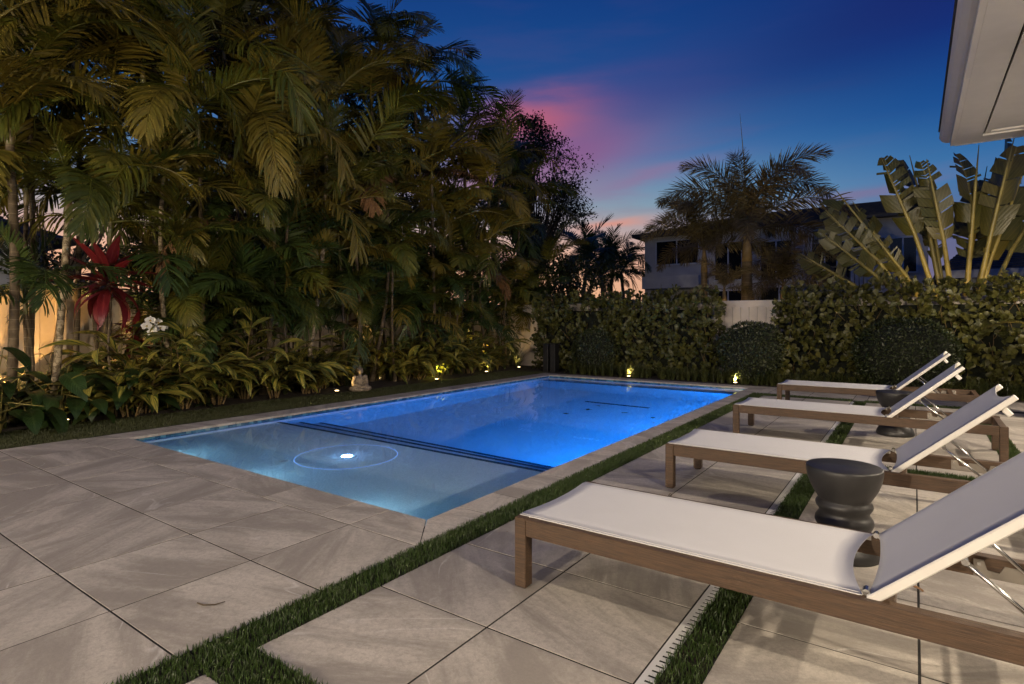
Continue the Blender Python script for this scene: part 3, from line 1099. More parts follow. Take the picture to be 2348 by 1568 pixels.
def make_lounger():
    t = thing('sun_lounger', 'x', 'sun lounger', group='sun loungers on the terrace')
    rw, rh, lg = 0.048, 0.078, 0.058
    y0, y1 = 0.0, LW
    for a in (y0, y1 - rw):
        part('side_rail', bevel_box(MB(), lg + 0.001, a, LH - rh, LL - lg - 0.001, a + rw, LH), 'wood_slat', t)
    for x in (0, LL - lg):
        for a in (y0, y1 - lg):
            l = part('leg', bevel_box(MB(), x, a - (0.002 if a == y0 else -0.002), 0.006, x + lg, a + lg + (-0.002 if a == y0 else 0.002), LH + 0.001), 'wood_slat', t)
            part('foot_pad', MB().box(x + 0.008, a + 0.008, 0, x + lg - 0.008, a + lg - 0.008, 0.006), 'slot_black', l)
    for x, w in ((0.004, 0.045), (LL - lg + 0.004, 0.05), (LL - 0.30, 0.05), (HX + 0.02, 0.045)):
        top = LH - 0.006 if x > 1.5 else LH - 0.030
        c = part('cross_rail', bevel_box(MB(), x, y0 + rw + 0.012, top - 0.055, x + w, y1 - rw - 0.012, top), 'wood_slat', t)
    iw = LW - 2 * rw + 0.030
    cyy = LW / 2
    for s in (-1, 1):
        part('seat_tube', MB().tube([(0.012, cyy + s * (iw / 2 - 0.012), LH - 0.006), (HX - 0.03, cyy + s * (iw / 2 - 0.012), LH - 0.006)], 0.013, 10), 'alu_white', t, smooth=False)
    st = part('seat_sling', sling('seat', 0.006, HX - 0.022, iw, 0.007, 0.020, 0.046), 'sling_fabric', t, smooth=True, loc=(0, cyy, LH + 0.011))
    # hinged back
    ang, bl = rad(41.8), 0.725
    M = Matrix.Translation((HX, cyy, LH + 0.004)) @ Matrix.Rotation(-ang, 4, 'Y')
    bs = part('back_sling', sling('back', 0.004, bl - 0.012, iw, 0.012, 0.012, 0.045), 'sling_fabric', t, smooth=True, mat4=M @ Matrix.Translation((0, 0, 0.012)))
    for s in (-1, 1):
        yb = s * (iw / 2 - 0.004)
        part('back_rail', bevel_box(MB(), -0.012, yb - 0.012, -0.024, bl, yb + 0.012, 0.006, 0.004), 'alu_white', t, mat4=M)
        bt = part('hinge_bolt', MB().tube([(HX - 0.012, cyy + s * (iw / 2 - 0.038), LH + 0.012), (HX - 0.012, cyy + s * (iw / 2 - 0.004), LH + 0.012)], 0.011, 10), 'chrome', t)
    part('back_crossbar', MB().tube([(bl - 0.085, -iw / 2 + 0.012, -0.040), (bl - 0.085, iw / 2 - 0.012, -0.040)], 0.013, 10), 'alu_white', t, mat4=M)
    for s in (-1, 1):
        part('crossbar_lug', bevel_box(MB(), bl - 0.100, s * (iw / 2 - 0.02) - 0.014, -0.074, bl - 0.070, s * (iw / 2 - 0.02) + 0.014, -0.030, 0.004), 'alu_white', t, mat4=M)
    part('prop_axle', MB().tube([(0.285, -iw / 2 + 0.018, -0.040), (0.285, iw / 2 - 0.018, -0.040)], 0.010, 8), 'chrome', t, mat4=M)
    top = M @ Vector((0.285, 0, -0.042))
    for s in (-1, 1):
        a = Vector((top.x, cyy + s * (iw / 2 - 0.030), top.z))
        b = Vector((1.835, cyy + s * (iw / 2 - 0.075), LH - 0.045))
        part('prop_rod', MB().tube([a, b], 0.0075, 10), 'chrome', t, smooth=True)
    part('prop_foot', MB().tube([(1.835, cyy - iw / 2 + 0.020, LH - 0.045), (1.835, cyy + iw / 2 - 0.020, LH - 0.045)], 0.0075, 10), 'chrome', t, smooth=True)
    # notched catch plates on the inner faces of the rails
    for s in (-1, 1):
        ya = cyy + s * (LW / 2 - rw - 0.001)
        pts = [(1.66, LH - 0.012), (1.69, LH - 0.012), (1.70, LH - 0.046), (1.735, LH - 0.050), (1.750, LH - 0.022), (1.80, LH - 0.024), (1.818, LH - 0.050),
               (1.848, LH - 0.050), (1.856, LH - 0.024), (1.905, LH - 0.026), (1.92, LH - 0.052), (1.95, LH - 0.050), (1.958, LH - 0.014), (2.00, LH - 0.014), (2.00, LH - 0.074), (1.66, LH - 0.074)]
        cp = part('catch_plate', MB().prism(pts, 'y', ya - s * 0.0005, ya - s * 0.006), 'bracket_metal', t)
        for xb in (1.675, 1.985):
            for zb in (LH - 0.026, LH - 0.062):
                part('bolt', MB().tube([(xb, ya - s * 0.0062, zb), (xb, ya - s * 0.011, zb)], 0.006, 8), 'chrome', cp)
    return t


lounger = make_lounger()
SPOTS = [(-1.477, 2.123, 'white sling sun lounger beside the short cross strip of turf, near the shallow ledge end'),
         (-1.463, 3.995, 'white sling sun lounger standing between the two dark side tables, by the pool steps'),
         (-1.560, 6.250, 'white sling sun lounger beyond the middle turf strip, next to the farther dark side table'),
         (-1.560, 8.600, 'white sling sun lounger standing in front of the clipped round bushes and hedge')]
for i, (x, y, lab) in enumerate(SPOTS):
    o = lounger if i == 0 else copy_tree(lounger)
    o.location = (x, y, 0)
    o.rotation_euler = (0, 0, rad((0.0, 0.2, -0.4, 0.3)[i]))
    o['label'] = lab

tprof = [(0.0, 0.168), (0.008, 0.176), (0.022, 0.178), (0.05, 0.170), (0.085, 0.150), (0.105, 0.140), (0.112, 0.128), (0.125, 0.121), (0.14, 0.126), (0.155, 0.134), (0.17, 0.139), (0.188, 0.136),
         (0.203, 0.126), (0.212, 0.120), (0.222, 0.119), (0.232, 0.124), (0.246, 0.1335), (0.258, 0.136), (0.268, 0.133), (0.279, 0.1245), (0.286, 0.1215), (0.289, 0.126), (0.293, 0.1275),
         (0.315, 0.141), (0.345, 0.158), (0.375, 0.170), (0.405, 0.1775), (0.425, 0.1805), (0.442, 0.1815), (0.450, 0.1795), (0.4525, 0.176)]
ttop = [(0.4490, 0.1750), (0.4515, 0.1745), (0.4520, 0.160), (0.4525, 0.002)]


def make_table():
    t = thing('side_table', 'x', 'side table', group='dark urn side tables')
    part('body', MB().lathe([(z, r * 0.965) for z, r in tprof], 56), 'table_ceramic', t, smooth=True)
    part('top', MB().lathe([(z, r * 0.965) for z, r in ttop], 56), 'table_ceramic', t)
    return t


tb = make_table()
for i, (x, y, lab) in enumerate([(-0.297, 3.396, 'charcoal urn-shaped side table between the lounger by the shallow ledge and its neighbour'),
                                 (-0.165, 7.24, 'charcoal urn-shaped side table between the two farther loungers, toward the hedge')]):
    o = tb if i == 0 else copy_tree(tb)
    o.location = (x, y, 0)
    o['label'] = lab


# ------------------------------------------------------------------ statue: one carved body
def make_statue(loc, rz):
    bm = bmesh.new()

    def ell(c, r, rot=(0, 0, 0)):
        m = Matrix.Translation(c) @ Matrix.Rotation(rot[2], 4, 'Z') @ Matrix.Rotation(rot[1], 4, 'Y') @ Matrix.Rotation(rot[0], 4, 'X') @ Matrix.Diagonal((*r, 1))
        bmesh.ops.create_icosphere(bm, subdivisions=3, radius=1.0, matrix=m)
    # faces +x
    ell((-0.01, 0, 0.05), (0.115, 0.150, 0.050))
    for s in (-1, 1):
        ell((0.055, s * 0.118, 0.052), (0.105, 0.055, 0.046), (0, 0, -s * 0.75))
        ell((0.115, s * 0.045, 0.040), (0.045, 0.080, 0.032), (0, 0, s * 0.35))
        ell((-0.005, s * 0.092, 0.245), (0.048, 0.040, 0.042))
        ell((0.000, s * 0.112, 0.175), (0.036, 0.032, 0.085), (s * 0.12, 0.06, 0))
        ell((0.052, s * 0.088, 0.110), (0.072, 0.029, 0.028), (0, 0.10, -s * 0.75))
        ell((0.098, s * 0.028, 0.098), (0.030, 0.036, 0.018))
        ell((-0.012, s * 0.052, 0.352), (0.011, 0.008, 0.034))
    ell((-0.022, 0, 0.150), (0.066, 0.086, 0.110))
    ell((-0.018, 0, 0.215), (0.062, 0.098, 0.062))
    ell((-0.010, 0, 0.286), (0.031, 0.033, 0.045))
    ell((0.000, 0, 0.352), (0.052, 0.047, 0.062))
    ell((0.020, 0, 0.338), (0.036, 0.036, 0.042))
    ell((-0.014, 0, 0.378), (0.055, 0.054, 0.050))
    ell((-0.018, 0, 0.430), (0.027, 0.027, 0.030))
    ell((0.055, 0, 0.350), (0.010, 0.008, 0.018))
    ell((0.046, 0, 0.322), (0.012, 0.016, 0.007))
    for s in (-1, 1):
        ell((0.044, s * 0.019, 0.366), (0.010, 0.015, 0.006))
    me = bpy.data.meshes.new('statue_form')
    bm.to_mesh(me)
    bm.free()
    tmp = bpy.data.objects.new('statue_form', me)
    COL.objects.link(tmp)
    r = tmp.modifiers.new('r', 'REMESH')
    r.mode = 'VOXEL'
    r.voxel_size = 0.0055
    s = tmp.modifiers.new('s', 'SMOOTH')
    s.factor = 0.5
    s.iterations = 3
    dg = bpy.context.evaluated_depsgraph_get()
    body = bpy.data.meshes.new_from_object(tmp.evaluated_get(dg))
    bpy.data.objects.remove(tmp)
    # carved robe folds: shallow concentric grooves over knees and a sash across the chest
    n = len(body.vertices)
    co = np.empty(n * 3)
    body.vertices.foreach_get('co', co)
    co = co.reshape(-1, 3)
    no = np.empty(n * 3)
    body.vertices.foreach_get('normal', no)
    no = no.reshape(-1, 3)
    kd = np.minimum(np.hypot(co[:, 0] - 0.06, co[:, 1] - 0.12), np.hypot(co[:, 0] - 0.06, co[:, 1] + 0.12)) + co[:, 2] * 0.6
    g = np.where(co[:, 2] < 0.14, np.sin(kd * 260) * 0.0022, 0)
    g += np.where((co[:, 2] > 0.14) & (co[:, 2] < 0.26), np.sin((co[:, 1] * 0.9 + co[:, 2]) * 190) * 0.0018, 0)
    g += np.where(co[:, 2] > 0.385, np.sin(co[:, 0] * 420) * np.sin(co[:, 1] * 420) * np.sin(co[:, 2] * 420) * 0.003, 0)
    co = co + no * g[:, None]
    body.vertices.foreach_set('co', co.ravel())
    body.materials.clear()
    body.materials.append(MATS['statue_stone'])
    body.polygons.foreach_set('use_smooth', [True] * len(body.polygons))
    body.update()
    o = link('seated_statue', body, None, loc, rz, 0.98)
    tag(o, 'small weathered stone statue of a cross-legged meditating figure on the lawn edge', 'statue')


make_statue((-7.74, 6.50, -0.012), rad(-22))


# ------------------------------------------------------------------ garden uplights
LAMP = (1.0, 0.66, 0.27)


def gx_(px, X):
    r = ray(px, 900)
    return Vector((X, X * r.y / r.x, 0.02))


def uplight(loc, target, watts, label, angle=80, col=LAMP, radius=0.02):
    t = thing('garden_uplight', label, 'uplight', loc, 0, 'low voltage garden uplights')
    part('housing', MB().lathe([(-0.03, 0.055), (0.012, 0.060), (0.018, 0.056), (0.018, 0.046)], 20), 'fixture_bronze', t)
    part('lens', MB().lathe([(0.0190, 0.034), (0.0205, 0.030), (0.021, 0.008)], 20), 'lens_warm', t)
    spot(t, 'uplight_lamp', (0, 0, 0.045), Vector(target) - Vector(loc), watts, col, angle, 0.7, radius)
    return t


uplight((-8.05, 2.45, 0.03), (-8.35, 2.7, 1.0), 6, 'glowing well light among the dark broad leaves at the bed edge')
uplight((-7.88, 6.13, 0.01), (-7.78, 6.50, 0.34), 16, 'glowing well light on the lawn beside the stone statue', 70)
uplight(tuple(gx_(1001, -7.74)), tuple(gx_(1004, -8.20) + Vector((0, 0, 0.42))), 300, 'bright well light in front of the striped ginger leaves', 52, (1.0, 0.90, 0.24))
uplight((-7.95, 10.30, 0.02), (-8.25, 10.5, 1.0), 26, 'well light shining on the small glossy shrub near the back corner', 80, (1.0, 0.88, 0.35))
uplight((-8.05, 11.75, 0.02), (-8.55, 12.2, 0.9), 16, 'well light washing the palm stem by the corner fence', 80)
uplight((-4.87, 11.16, 0.02), (-4.87, 11.34, 0.35), 90, 'bright bullet light at the lily turf behind the pool end', 75)
uplight((-2.74, 11.16, 0.02), (-2.72, 11.38, 0.40), 70, 'bright bullet light under the round clipped bush near the fence', 80, (1.0, 0.86, 0.35))
for i, (px, X, w, lab) in enumerate(((330, -8.75, 230, 'added bed uplight hidden behind the white orchids'), (600, -8.85, 260, 'added bed uplight hidden behind the tall ginger canes'),
                                    (870, -8.80, 280, 'added bed uplight hidden behind the stone statue'), (1090, -8.70, 260, 'added bed uplight hidden behind the small glossy shrub'))):
    p = gx_(px, X)
    uplight(tuple(p), (p.x + 0.35, p.y + 0.1, 5.0), w, lab, 95, (1.0, 0.62, 0.20))  # unseen uplights added for gold underlight and contrast on the palms
uplight((-9.10, 2.10, 0.03), (-9.42, 2.55, 1.0), 420, 'small uplight hidden in the bed against the side fence', 120, (1.0, 0.56, 0.18))
uplight((0.85, 13.05, 0.03), (1.05, 13.5, 3.2), 620, 'uplight at the foot of the fan-shaped paddle-leaf plant', 95)
uplight((-3.25, 13.5, 0.03), (-3.3, 14.5, 3.2), 45, 'uplight behind the fence under the bushy foxtail palms', 110)


# ------------------------------------------------------------------ fences
def fence(name, p0, p1, h, label, posts_every=1.85, board=0.17, vm='vinyl_white'):
    a, b = Vector(p0), Vector(p1)
    L = (b - a).length
    d = (b - a) / L
    t = thing(name, label, 'fence', a, math.atan2(d.y, d.x))
    npan = max(1, round(L / posts_every))
    w = L / npan
    post = MB().box(-0.055, -0.055, -0.03, 0.055, 0.055, h + 0.03, 0.01).mesh('post', vm)
    rail = MB().box(0.056, -0.03, 0, w - 0.056, 0.03, 0.14, 0.006).mesh('rail', vm)
    nb = int(round((w - 0.112) / board))
    bw = (w - 0.112) / nb
    brd = MB().box(0.0025, -0.011, 0.155, bw - 0.0025, 0.011, h - 0.125, 0.003).mesh('board', vm)
    for i in range(npan + 1):
        link('post', post, t, (i * w, 0, 0))
        if i == npan:
            break
        link('rail', rail, t, (i * w, 0, 0.02))
        link('rail', rail, t, (i * w, 0, h - 0.13))
        for k in range(nb):
            link('board', brd, t, (i * w + 0.056 + k * bw, 0, 0))
    return t


fence('back_fence', (-9.4, 12.45, 0), (4.0, 12.45, 0), 1.60, 'pale vinyl privacy fence showing between the hedges behind the pool')
fence('side_fence', (-9.42, -1.0, 0), (-9.42, 12.32, 0), 1.60, 'vinyl fence, its orange glow partly put into a tan colour, behind the palm stems', vm='vinyl_glow_tint')

# dark pedestal pair in the back corner
t = thing('garden_speaker', 'black upright twin-panel pedestal at the back corner of the pool', 'pedestal', (-6.88, 11.36, 0))
part('panel', bevel_box(MB(), -0.16, -0.10, 0, -0.03, 0.10, 0.64, 0.006), 'black_metal', t)
part('panel', bevel_box(MB(), 0.02, -0.10, 0, 0.16, 0.10, 0.64, 0.006), 'black_metal', t)
part('cap', bevel_box(MB(), -0.165, -0.105, 0.641, 0.165, 0.105, 0.66, 0.004), 'black_metal', t)
part('base', bevel_box(MB(), -0.17, -0.12, -0.02, 0.17, 0.12, 0.0, 0.004), 'black_metal', t)

# ================================================================== PLANTS
UP = Vector((0, 0, 1))


def frond_mb(L, n, leaf, width, e0, curl, V, droop, seed, blunt=0.5, plumose=False, petiole=0.16, swing=0.0, torn=0.0):
    """one feather frond: arching rachis along +x, leaflets either side (or all round)"""
    rg = random.Random(seed)
    N = 16
    pts, tan = [Vector((0, 0, 0))], []
    for i in range(N):
        t = (i + 0.5) / N
        e = e0 - curl * t ** 1.35
        sw = swing * t * t
        d = Vector((math.cos(e) * math.cos(sw), math.cos(e) * math.sin(sw), math.sin(e)))
        tan.append(d)
        pts.append(pts[-1] + d * (L / N))
    mb = MB()
    mb.tube(pts, [0.017 * (1 - 0.85 * i / N) * L / 2 + 0.002 for i in range(N + 1)], 5, cap=False)

    def on(t):
        f = min(t * N, N - 1e-4)
        i = int(f)
        return pts[i].lerp(pts[i + 1], f - i), tan[i]
    for i in range(n):
        t = petiole + (1 - petiole) * (i + 0.5) / n
        p, T = on(t)
        S0 = T.cross(UP)
        if S0.length < 1e-3:
            S0 = Vector((0, 1, 0))
        S0.normalize()
        Nn = S0.cross(T).normalized()
        u = (t - petiole) / (1 - petiole)
        ln = leaf * (0.50 + 0.62 * math.sin(math.pi * min(1, u * 0.80 + 0.12))) * (1.0 if u < 0.86 else 1 - (u - 0.86) * 3.2)
        th = rad(72 - 46 * u)
        rolls = [(1, V), (-1, V)] if not plumose else [(s, rg.uniform(-1.3, 1.3)) for s in (1, -1, 1, -1)]
        for s, vv in rolls:
            if torn and (rg.random() < torn * 0.4 or math.sin(u * 17 + seed * 1.3 + s) > 1.35 - torn):
                continue
            vv = vv + rg.uniform(-0.14, 0.14)
            th2 = th + rg.uniform(-0.10, 0.10)
            D = (S0 * s * math.cos(vv) + Nn * math.sin(vv)) * math.sin(th2) + T * math.cos(th2)
            D.normalize()
            l2 = ln * rg.uniform(0.88, 1.10)
            w = width * (0.75 + 0.5 * math.sin(math.pi * min(1, u + 0.15))) * rg.uniform(0.85, 1.15)
            W = T - D * T.dot(D)
            W.normalize()
            W = (W + Nn * rg.uniform(-0.35, 0.35)).normalized()
            q = p.copy()
            segs = 3
            prof = [0.30, 1.0, 0.92, blunt * rg.uniform(0.25, 1.0)]
            rnd = rg.random()
            vs, us = [], []
            dr = droop * rg.uniform(0.6, 1.4)
            for k in range(segs + 1):
                vs += [q - W * w * prof[k] / 2, q + W * w * prof[k] / 2]
                us += [(k / segs, -0.5, rnd), (k / segs, 0.5, rnd)]
                D = (D + Vector((0, 0, -dr * (k + 0.5)))).normalized()
                q = q + D * (l2 / segs)
            mb.add(vs, [(2 * k, 2 * k + 1, 2 * k + 3, 2 * k + 2) for k in range(segs)], us)
    return mb


FRONDS = {}
for mi, mname in enumerate(('palm_leaf', 'palm_leaf_gold', 'palm_leaf_deep', 'dead_leaf')):
    FRONDS[mname] = {'up': [], 'arch': [], 'droop': []}
    for k in range(5):
        sd = 100 * mi + k
        tn = (0.0, 0.45, 0.25, 0.6, 0.1)[k]
        wd = (1.0, 0.8, 1.15, 0.9, 0.7)[k]
        sw = (0.0, 0.3, -0.3, 0.5, -0.15)[k]
        FRONDS[mname]['up'].append(frond_mb(1.9 + 0.1 * (k - 2), 60, 0.44, 0.030 * wd, rad(84), rad(38 + 11 * k), 0.34, 0.05, sd, 0.6, swing=sw, torn=tn).mesh('frond', mname))
        FRONDS[mname]['arch'].append(frond_mb(2.05 - 0.08 * (k - 2), 64, 0.47 - 0.03 * (k % 3), 0.031 * wd, rad(64 - 5 * k), rad(72 + 13 * k), 0.30 - 0.05 * k, 0.07 + 0.02 * k, sd + 10, 0.6, swing=sw, torn=tn).mesh('frond', mname))
        FRONDS[mname]['droop'].append(frond_mb(1.95 + 0.06 * (k - 2), 62, 0.46 - 0.03 * (k % 3), 0.031 * wd, rad(36 - 8 * k), rad(84 + 9 * k), 0.12, 0.13 + 0.03 * k, sd + 20, 0.6, swing=-sw, torn=tn).mesh('frond', mname))
FOX = [frond_mb(2.3, 78, 0.38, 0.0165, rad(e), rad(c), 0.0, 0.05, 900 + i, 0.4, True, 0.14).mesh('frond', 'foxtail_leaf')
       for i, (e, c) in enumerate(((84, 95), (72, 115), (52, 110), (22, 78)))]


def palm(base, top, r0, nf, scale, mname, label, group=None, seed=0, mix=(2, 6, 5), name='palm_tree', shaft=0.42, gold=0.25, dead=0, trunk_mat='palm_trunk'):
    rg = random.Random(seed)
    base, top = Vector(base), Vector(top)
    t = thing(name, label, 'palm', base, 0, group)
    rel = top - base
    H = rel.length
    nr = max(4, int(H / 0.10))
    pts, rs = [], []
    bend = Vector((rg.uniform(-1, 1), rg.uniform(-1, 1), 0)) * 0.05 * H
    for i in range(nr + 1):
        f = i / nr
        pts.append(rel * f + bend * math.sin(math.pi * f) + Vector((0, 0, -0.03 if i == 0 else 0)))
        rs.append(r0 * (1 + 0.7 * max(0, 0.12 - f) / 0.12) * (1.0 - 0.22 * f) * (1.07 if i % 2 else 0.98))
    part('trunk', MB().tube(pts, rs, 9, cap=False), trunk_mat, t, smooth=True)
    d = (pts[-1] - pts[-2]).normalized()
    sl = shaft * scale
    if sl > 0.05:
        sp_ = [rel + d * sl * f for f in (-0.02, 0.15, 0.5, 0.85, 1.0)]
        part('crownshaft', MB().tube(sp_, [r0 * 0.80, r0 * 1.15, r0 * 0.98, r0 * 0.75, r0 * 0.5], 9, cap=False), 'crownshaft', t, smooth=True)
    c = rel + d * sl * 0.92
    kinds = ['up'] * mix[0] + ['arch'] * mix[1] + ['droop'] * mix[2]
    az = rg.uniform(0, 6.28)
    for i in range(nf):
        kd = kinds[int(i * len(kinds) / nf)]
        m = mname if rg.random() > gold else 'palm_leaf_gold'
        if i >= nf - dead:
            m = 'dead_leaf'
        az += 2.399 + rg.uniform(-0.25, 0.25)
        s = scale * rg.uniform(0.70, 1.18)
        M = Matrix.Translation(c - d * sl * 0.10 * (i / nf)) @ Matrix.Rotation(az, 4, 'Z') @ Matrix.Rotation(rg.uniform(-0.45, 0.45), 4, 'X') @ Matrix.Scale(s, 4)
        link('frond', rg.choice(FRONDS[m][kd]), t, mat4=M)
    return t


def gx(px, X):
    """ground point seen at picture column px on the plane x = X"""
    r = ray(px, 900)
    return Vector((X, X * r.y / r.x, 0.0))


def near(px):
    for lim, w in ((40, 'at the near end of the bed'), (130, 'before the orange-lit fence'), (215, 'beside the leaning pale stem'), (310, 'under the red-leaved plant'), (400, 'beside the white orchids'), (500, 'behind the tall ginger canes'),
                   (600, 'between orchids and mottled stem'), (720, 'at the leaning mottled stem'), (800, 'on the orchid side of the statue'), (880, 'behind the statue'), (960, 'on the corner side of the statue'),
                   (1050, 'over the bright well light'), (1150, 'by the small glossy shrub'), (1230, 'in front of the corner palm'), (9999, 'by the black pedestal')):
        if px < lim:
            return w


# --- palms of the bed: (crown column, crown row, plane X, foot column, trunk radius, fronds, scale, foliage, label)
G_BED = 'palms of the planting bed'
HERO = [
    (155, 500, -8.35, 118, 0.050, 9, 0.86, 'palm_leaf', 'palm whose pale leaning stem stands just before the red-leaved plant'),
    (22, 330, -8.55, 20, 0.062, 10, 0.95, 'palm_leaf_gold', 'palm with the thickest brown stem, by the orange-lit fence'),
    (66, 250, -8.75, 62, 0.040, 9, 0.90, 'palm_leaf', 'slim green-stemmed palm before the orange-lit fence'),
    (180, 130, -8.95, 168, 0.042, 10, 1.00, 'palm_leaf', 'tall palm rising above the red-leaved plant'),
    (372, 420, -8.60, 402, 0.042, 10, 0.92, 'palm_leaf', 'palm whose ringed stem rises behind the white orchids'),
    (484, 590, -8.80, 492, 0.035, 8, 0.80, 'palm_leaf_deep', 'low palm with thin stem behind the striped ginger'),
    (748, 300, -8.30, 694, 0.044, 11, 1.02, 'palm_leaf_gold', 'palm with long pale mottled stem leaning toward the pool'),
    (330, 210, -8.70, 380, 0.040, 11, 1.02, 'palm_leaf', 'palm with dense crown high over the orchids'),
    (520, 175, -8.75, 540, 0.045, 12, 1.12, 'palm_leaf', 'broad arching palm between orchids and statue'),
    (610, 330, -8.40, 600, 0.040, 10, 0.98, 'palm_leaf_gold', 'palm with drooping crown over the striped ginger'),
    (455, 330, -8.45, 470, 0.040, 10, 0.95, 'palm_leaf', 'palm with hanging leaflets behind the ginger clump'),
    (640, 90, -9.00, 650, 0.045, 11, 1.05, 'palm_leaf', 'tall palm behind the pale leaning stem'),
    (860, 300, -8.50, 850, 0.042, 11, 1.02, 'palm_leaf', 'palm directly behind the stone statue'),
    (800, 480, -8.20, 815, 0.038, 9, 0.88, 'palm_leaf', 'lower palm arching over the stone statue'),
    (950, 235, -8.80, 960, 0.045, 11, 1.08, 'palm_leaf_deep', 'tall dark palm with an upright plume above the statue'),
    (990, 430, -8.35, 1000, 0.040, 11, 1.00, 'palm_leaf_gold', 'golden palm above the brightly lit ginger leaves'),
    (1060, 330, -8.95, 1060, 0.042, 10, 0.98, 'palm_leaf_deep', 'tall dark palm beside the fine-leaved tree'),
    (1120, 470, -8.45, 1120, 0.040, 10, 1.00, 'palm_leaf_gold', 'palm over the small glossy lit shrub'),
    (1190, 505, -8.75, 1185, 0.042, 11, 1.05, 'palm_leaf', 'palm in the back corner before the fine-leaved tree'),
    (900, 610, -8.15, 905, 0.032, 9, 0.82, 'palm_leaf', 'short palm between the statue and lit ginger'),
    (1060, 650, -8.20, 1060, 0.032, 9, 0.84, 'palm_leaf', 'short palm behind the lit ginger leaves'),
    (1160, 690, -8.40, 1165, 0.032, 9, 0.84, 'palm_leaf', 'short palm behind the small glossy shrub'),
    (690, 600, -8.50, 690, 0.034, 9, 0.84, 'palm_leaf_deep', 'short dark palm behind the pale leaning stem'),
    (570, 560, -8.60, 575, 0.036, 9, 0.88, 'palm_leaf', 'short palm left of the pale leaning stem'),
    (1255, 640, -8.70, 1245, 0.040, 9, 0.90, 'palm_leaf', 'leaning palm in the corner by the black pedestal'),
    (120, 40, -9.10, 100, 0.045, 11, 1.05, 'palm_leaf', 'tallest palm above the orange-lit fence'),
    (400, 40, -9.15, 420, 0.045, 12, 1.10, 'palm_leaf_gold', 'tallest palm above the white orchids'),
    (870, 170, -9.05, 880, 0.045, 10, 0.98, 'palm_leaf', 'tall palm with wind-blown crown over the statue'),
    (250, 560, -8.70, 255, 0.032, 9, 0.82, 'palm_leaf', 'short palm behind the red-leaved plant'),
    (430, 560, -8.70, 440, 0.032, 10, 0.86, 'palm_leaf_gold', 'golden short palm just above the white orchids'),
    (720, 430, -8.60, 712, 0.034, 11, 0.95, 'palm_leaf', 'bushy palm beside the long pale leaning stem'),
    (660, 510, -8.35, 668, 0.032, 10, 0.88, 'palm_leaf_gold', 'golden palm between the leaning stem and tall ginger'),
    (900, 480, -8.60, 905, 0.034, 11, 0.95, 'palm_leaf', 'bushy palm on the corner side of the statue'),
    (1030, 545, -8.50, 1035, 0.032, 11, 0.92, 'palm_leaf_gold', 'golden palm hanging low over the bright well light'),
    (1085, 600, -8.60, 1090, 0.032, 10, 0.88, 'palm_leaf', 'short palm before the small glossy shrub'),
    (780, 610, -8.40, 785, 0.030, 9, 0.82, 'palm_leaf_gold', 'golden short palm on the orchid side of the statue'),
    (60, 470, -8.95, 70, 0.034, 10, 0.95, 'palm_leaf', 'palm crowding the thick brown stem by the fence'),
    (235, 330, -9.20, 240, 0.034, 10, 0.95, 'palm_leaf', 'palm against the fence behind the red-leaved plant'),
    (1150, 410, -8.90, 1150, 0.034, 11, 0.98, 'palm_leaf', 'upper palm filling in before the fine-leaved tree'),
    (545, 440, -8.55, 550, 0.032, 11, 0.92, 'palm_leaf', 'bushy palm over the tall ginger canes'),
    (-60, 180, -8.50, -60, 0.050, 11, 1.05, 'palm_leaf', 'palm at the near end of the orange-lit fence'),
]
for i, (cx_, cy_, X, fx, r0, nf, sc, mname, lab) in enumerate(HERO):
    c = at_x(cx_, cy_, X)
    b = gx(fx, X)
    palm(b, c, r0 * 0.84, nf + 1, sc, mname, lab, G_BED, trunk_mat='palm_trunk_pale' if i in (0, 4, 6) else 'palm_trunk', seed=i + 11, dead=1 if i % 3 == 2 else 0, gold=0.28)

# young clumping palms low in the bed
LOW = [(440, 735), (545, 765), (640, 735), (760, 760), (830, 735), (930, 755), (1010, 735), (1110, 765), (1200, 750), (700, 690), (1245, 735), (600, 690), (880, 700), (60, 720), (380, 700), (500, 690), (790, 690), (960, 690), (1060, 700), (1150, 700), (660, 650), (430, 650), (1010, 660), (850, 640), (1200, 690), (560, 720)] + [(300 + 62 * k, 785 - 25 * (k % 3)) for k in range(1, 15)] + [(1195, 800), (1230, 790), (1262, 770), (1215, 740)]
for i, (x, y) in enumerate(LOW):
    X = -8.55 - 0.30 * ((i * 7) % 3) / 2
    b = gx(x, X)
    c = at_x(x, y, X)
    palm(b, c, 0.022, 9, 0.66 + 0.10 * (i % 3), 'palm_leaf_deep' if i % 3 else 'palm_leaf', ('young dark feather palm ', 'small bushy dark palm ', 'short spiky dark palm ', 'knee-high dark palm ')[i % 4] + 'low in the bed ' + near(x), 'young palms under the tall ones', seed=300 + i, mix=(3, 5, 2),
         name='young_palm', shaft=0.2, gold=0.12)

# palms beyond the fence, nearly black against the sky
FAR = [(560, 250, -11.5), (720, 200, -11.2), (640, 420, -11.5), (930, 380, -11.6), (860, 520, -11.4), (1130, 560, -11.0), (540, 90, -11.3), (20, 60, -11.2), (740, 520, -11.6)]
for i, (x, y, X) in enumerate(FAR):
    c = at_x(x, y, X)
    palm((X, c.y, 0), c, 0.05, 12, 1.25, 'palm_leaf_deep', 'dark palm beyond the fence ' + ('against open sky ' if y < 200 else '') + near(x), 'palms beyond the side fence', seed=500 + i, name='palm_tree', gold=0.1)


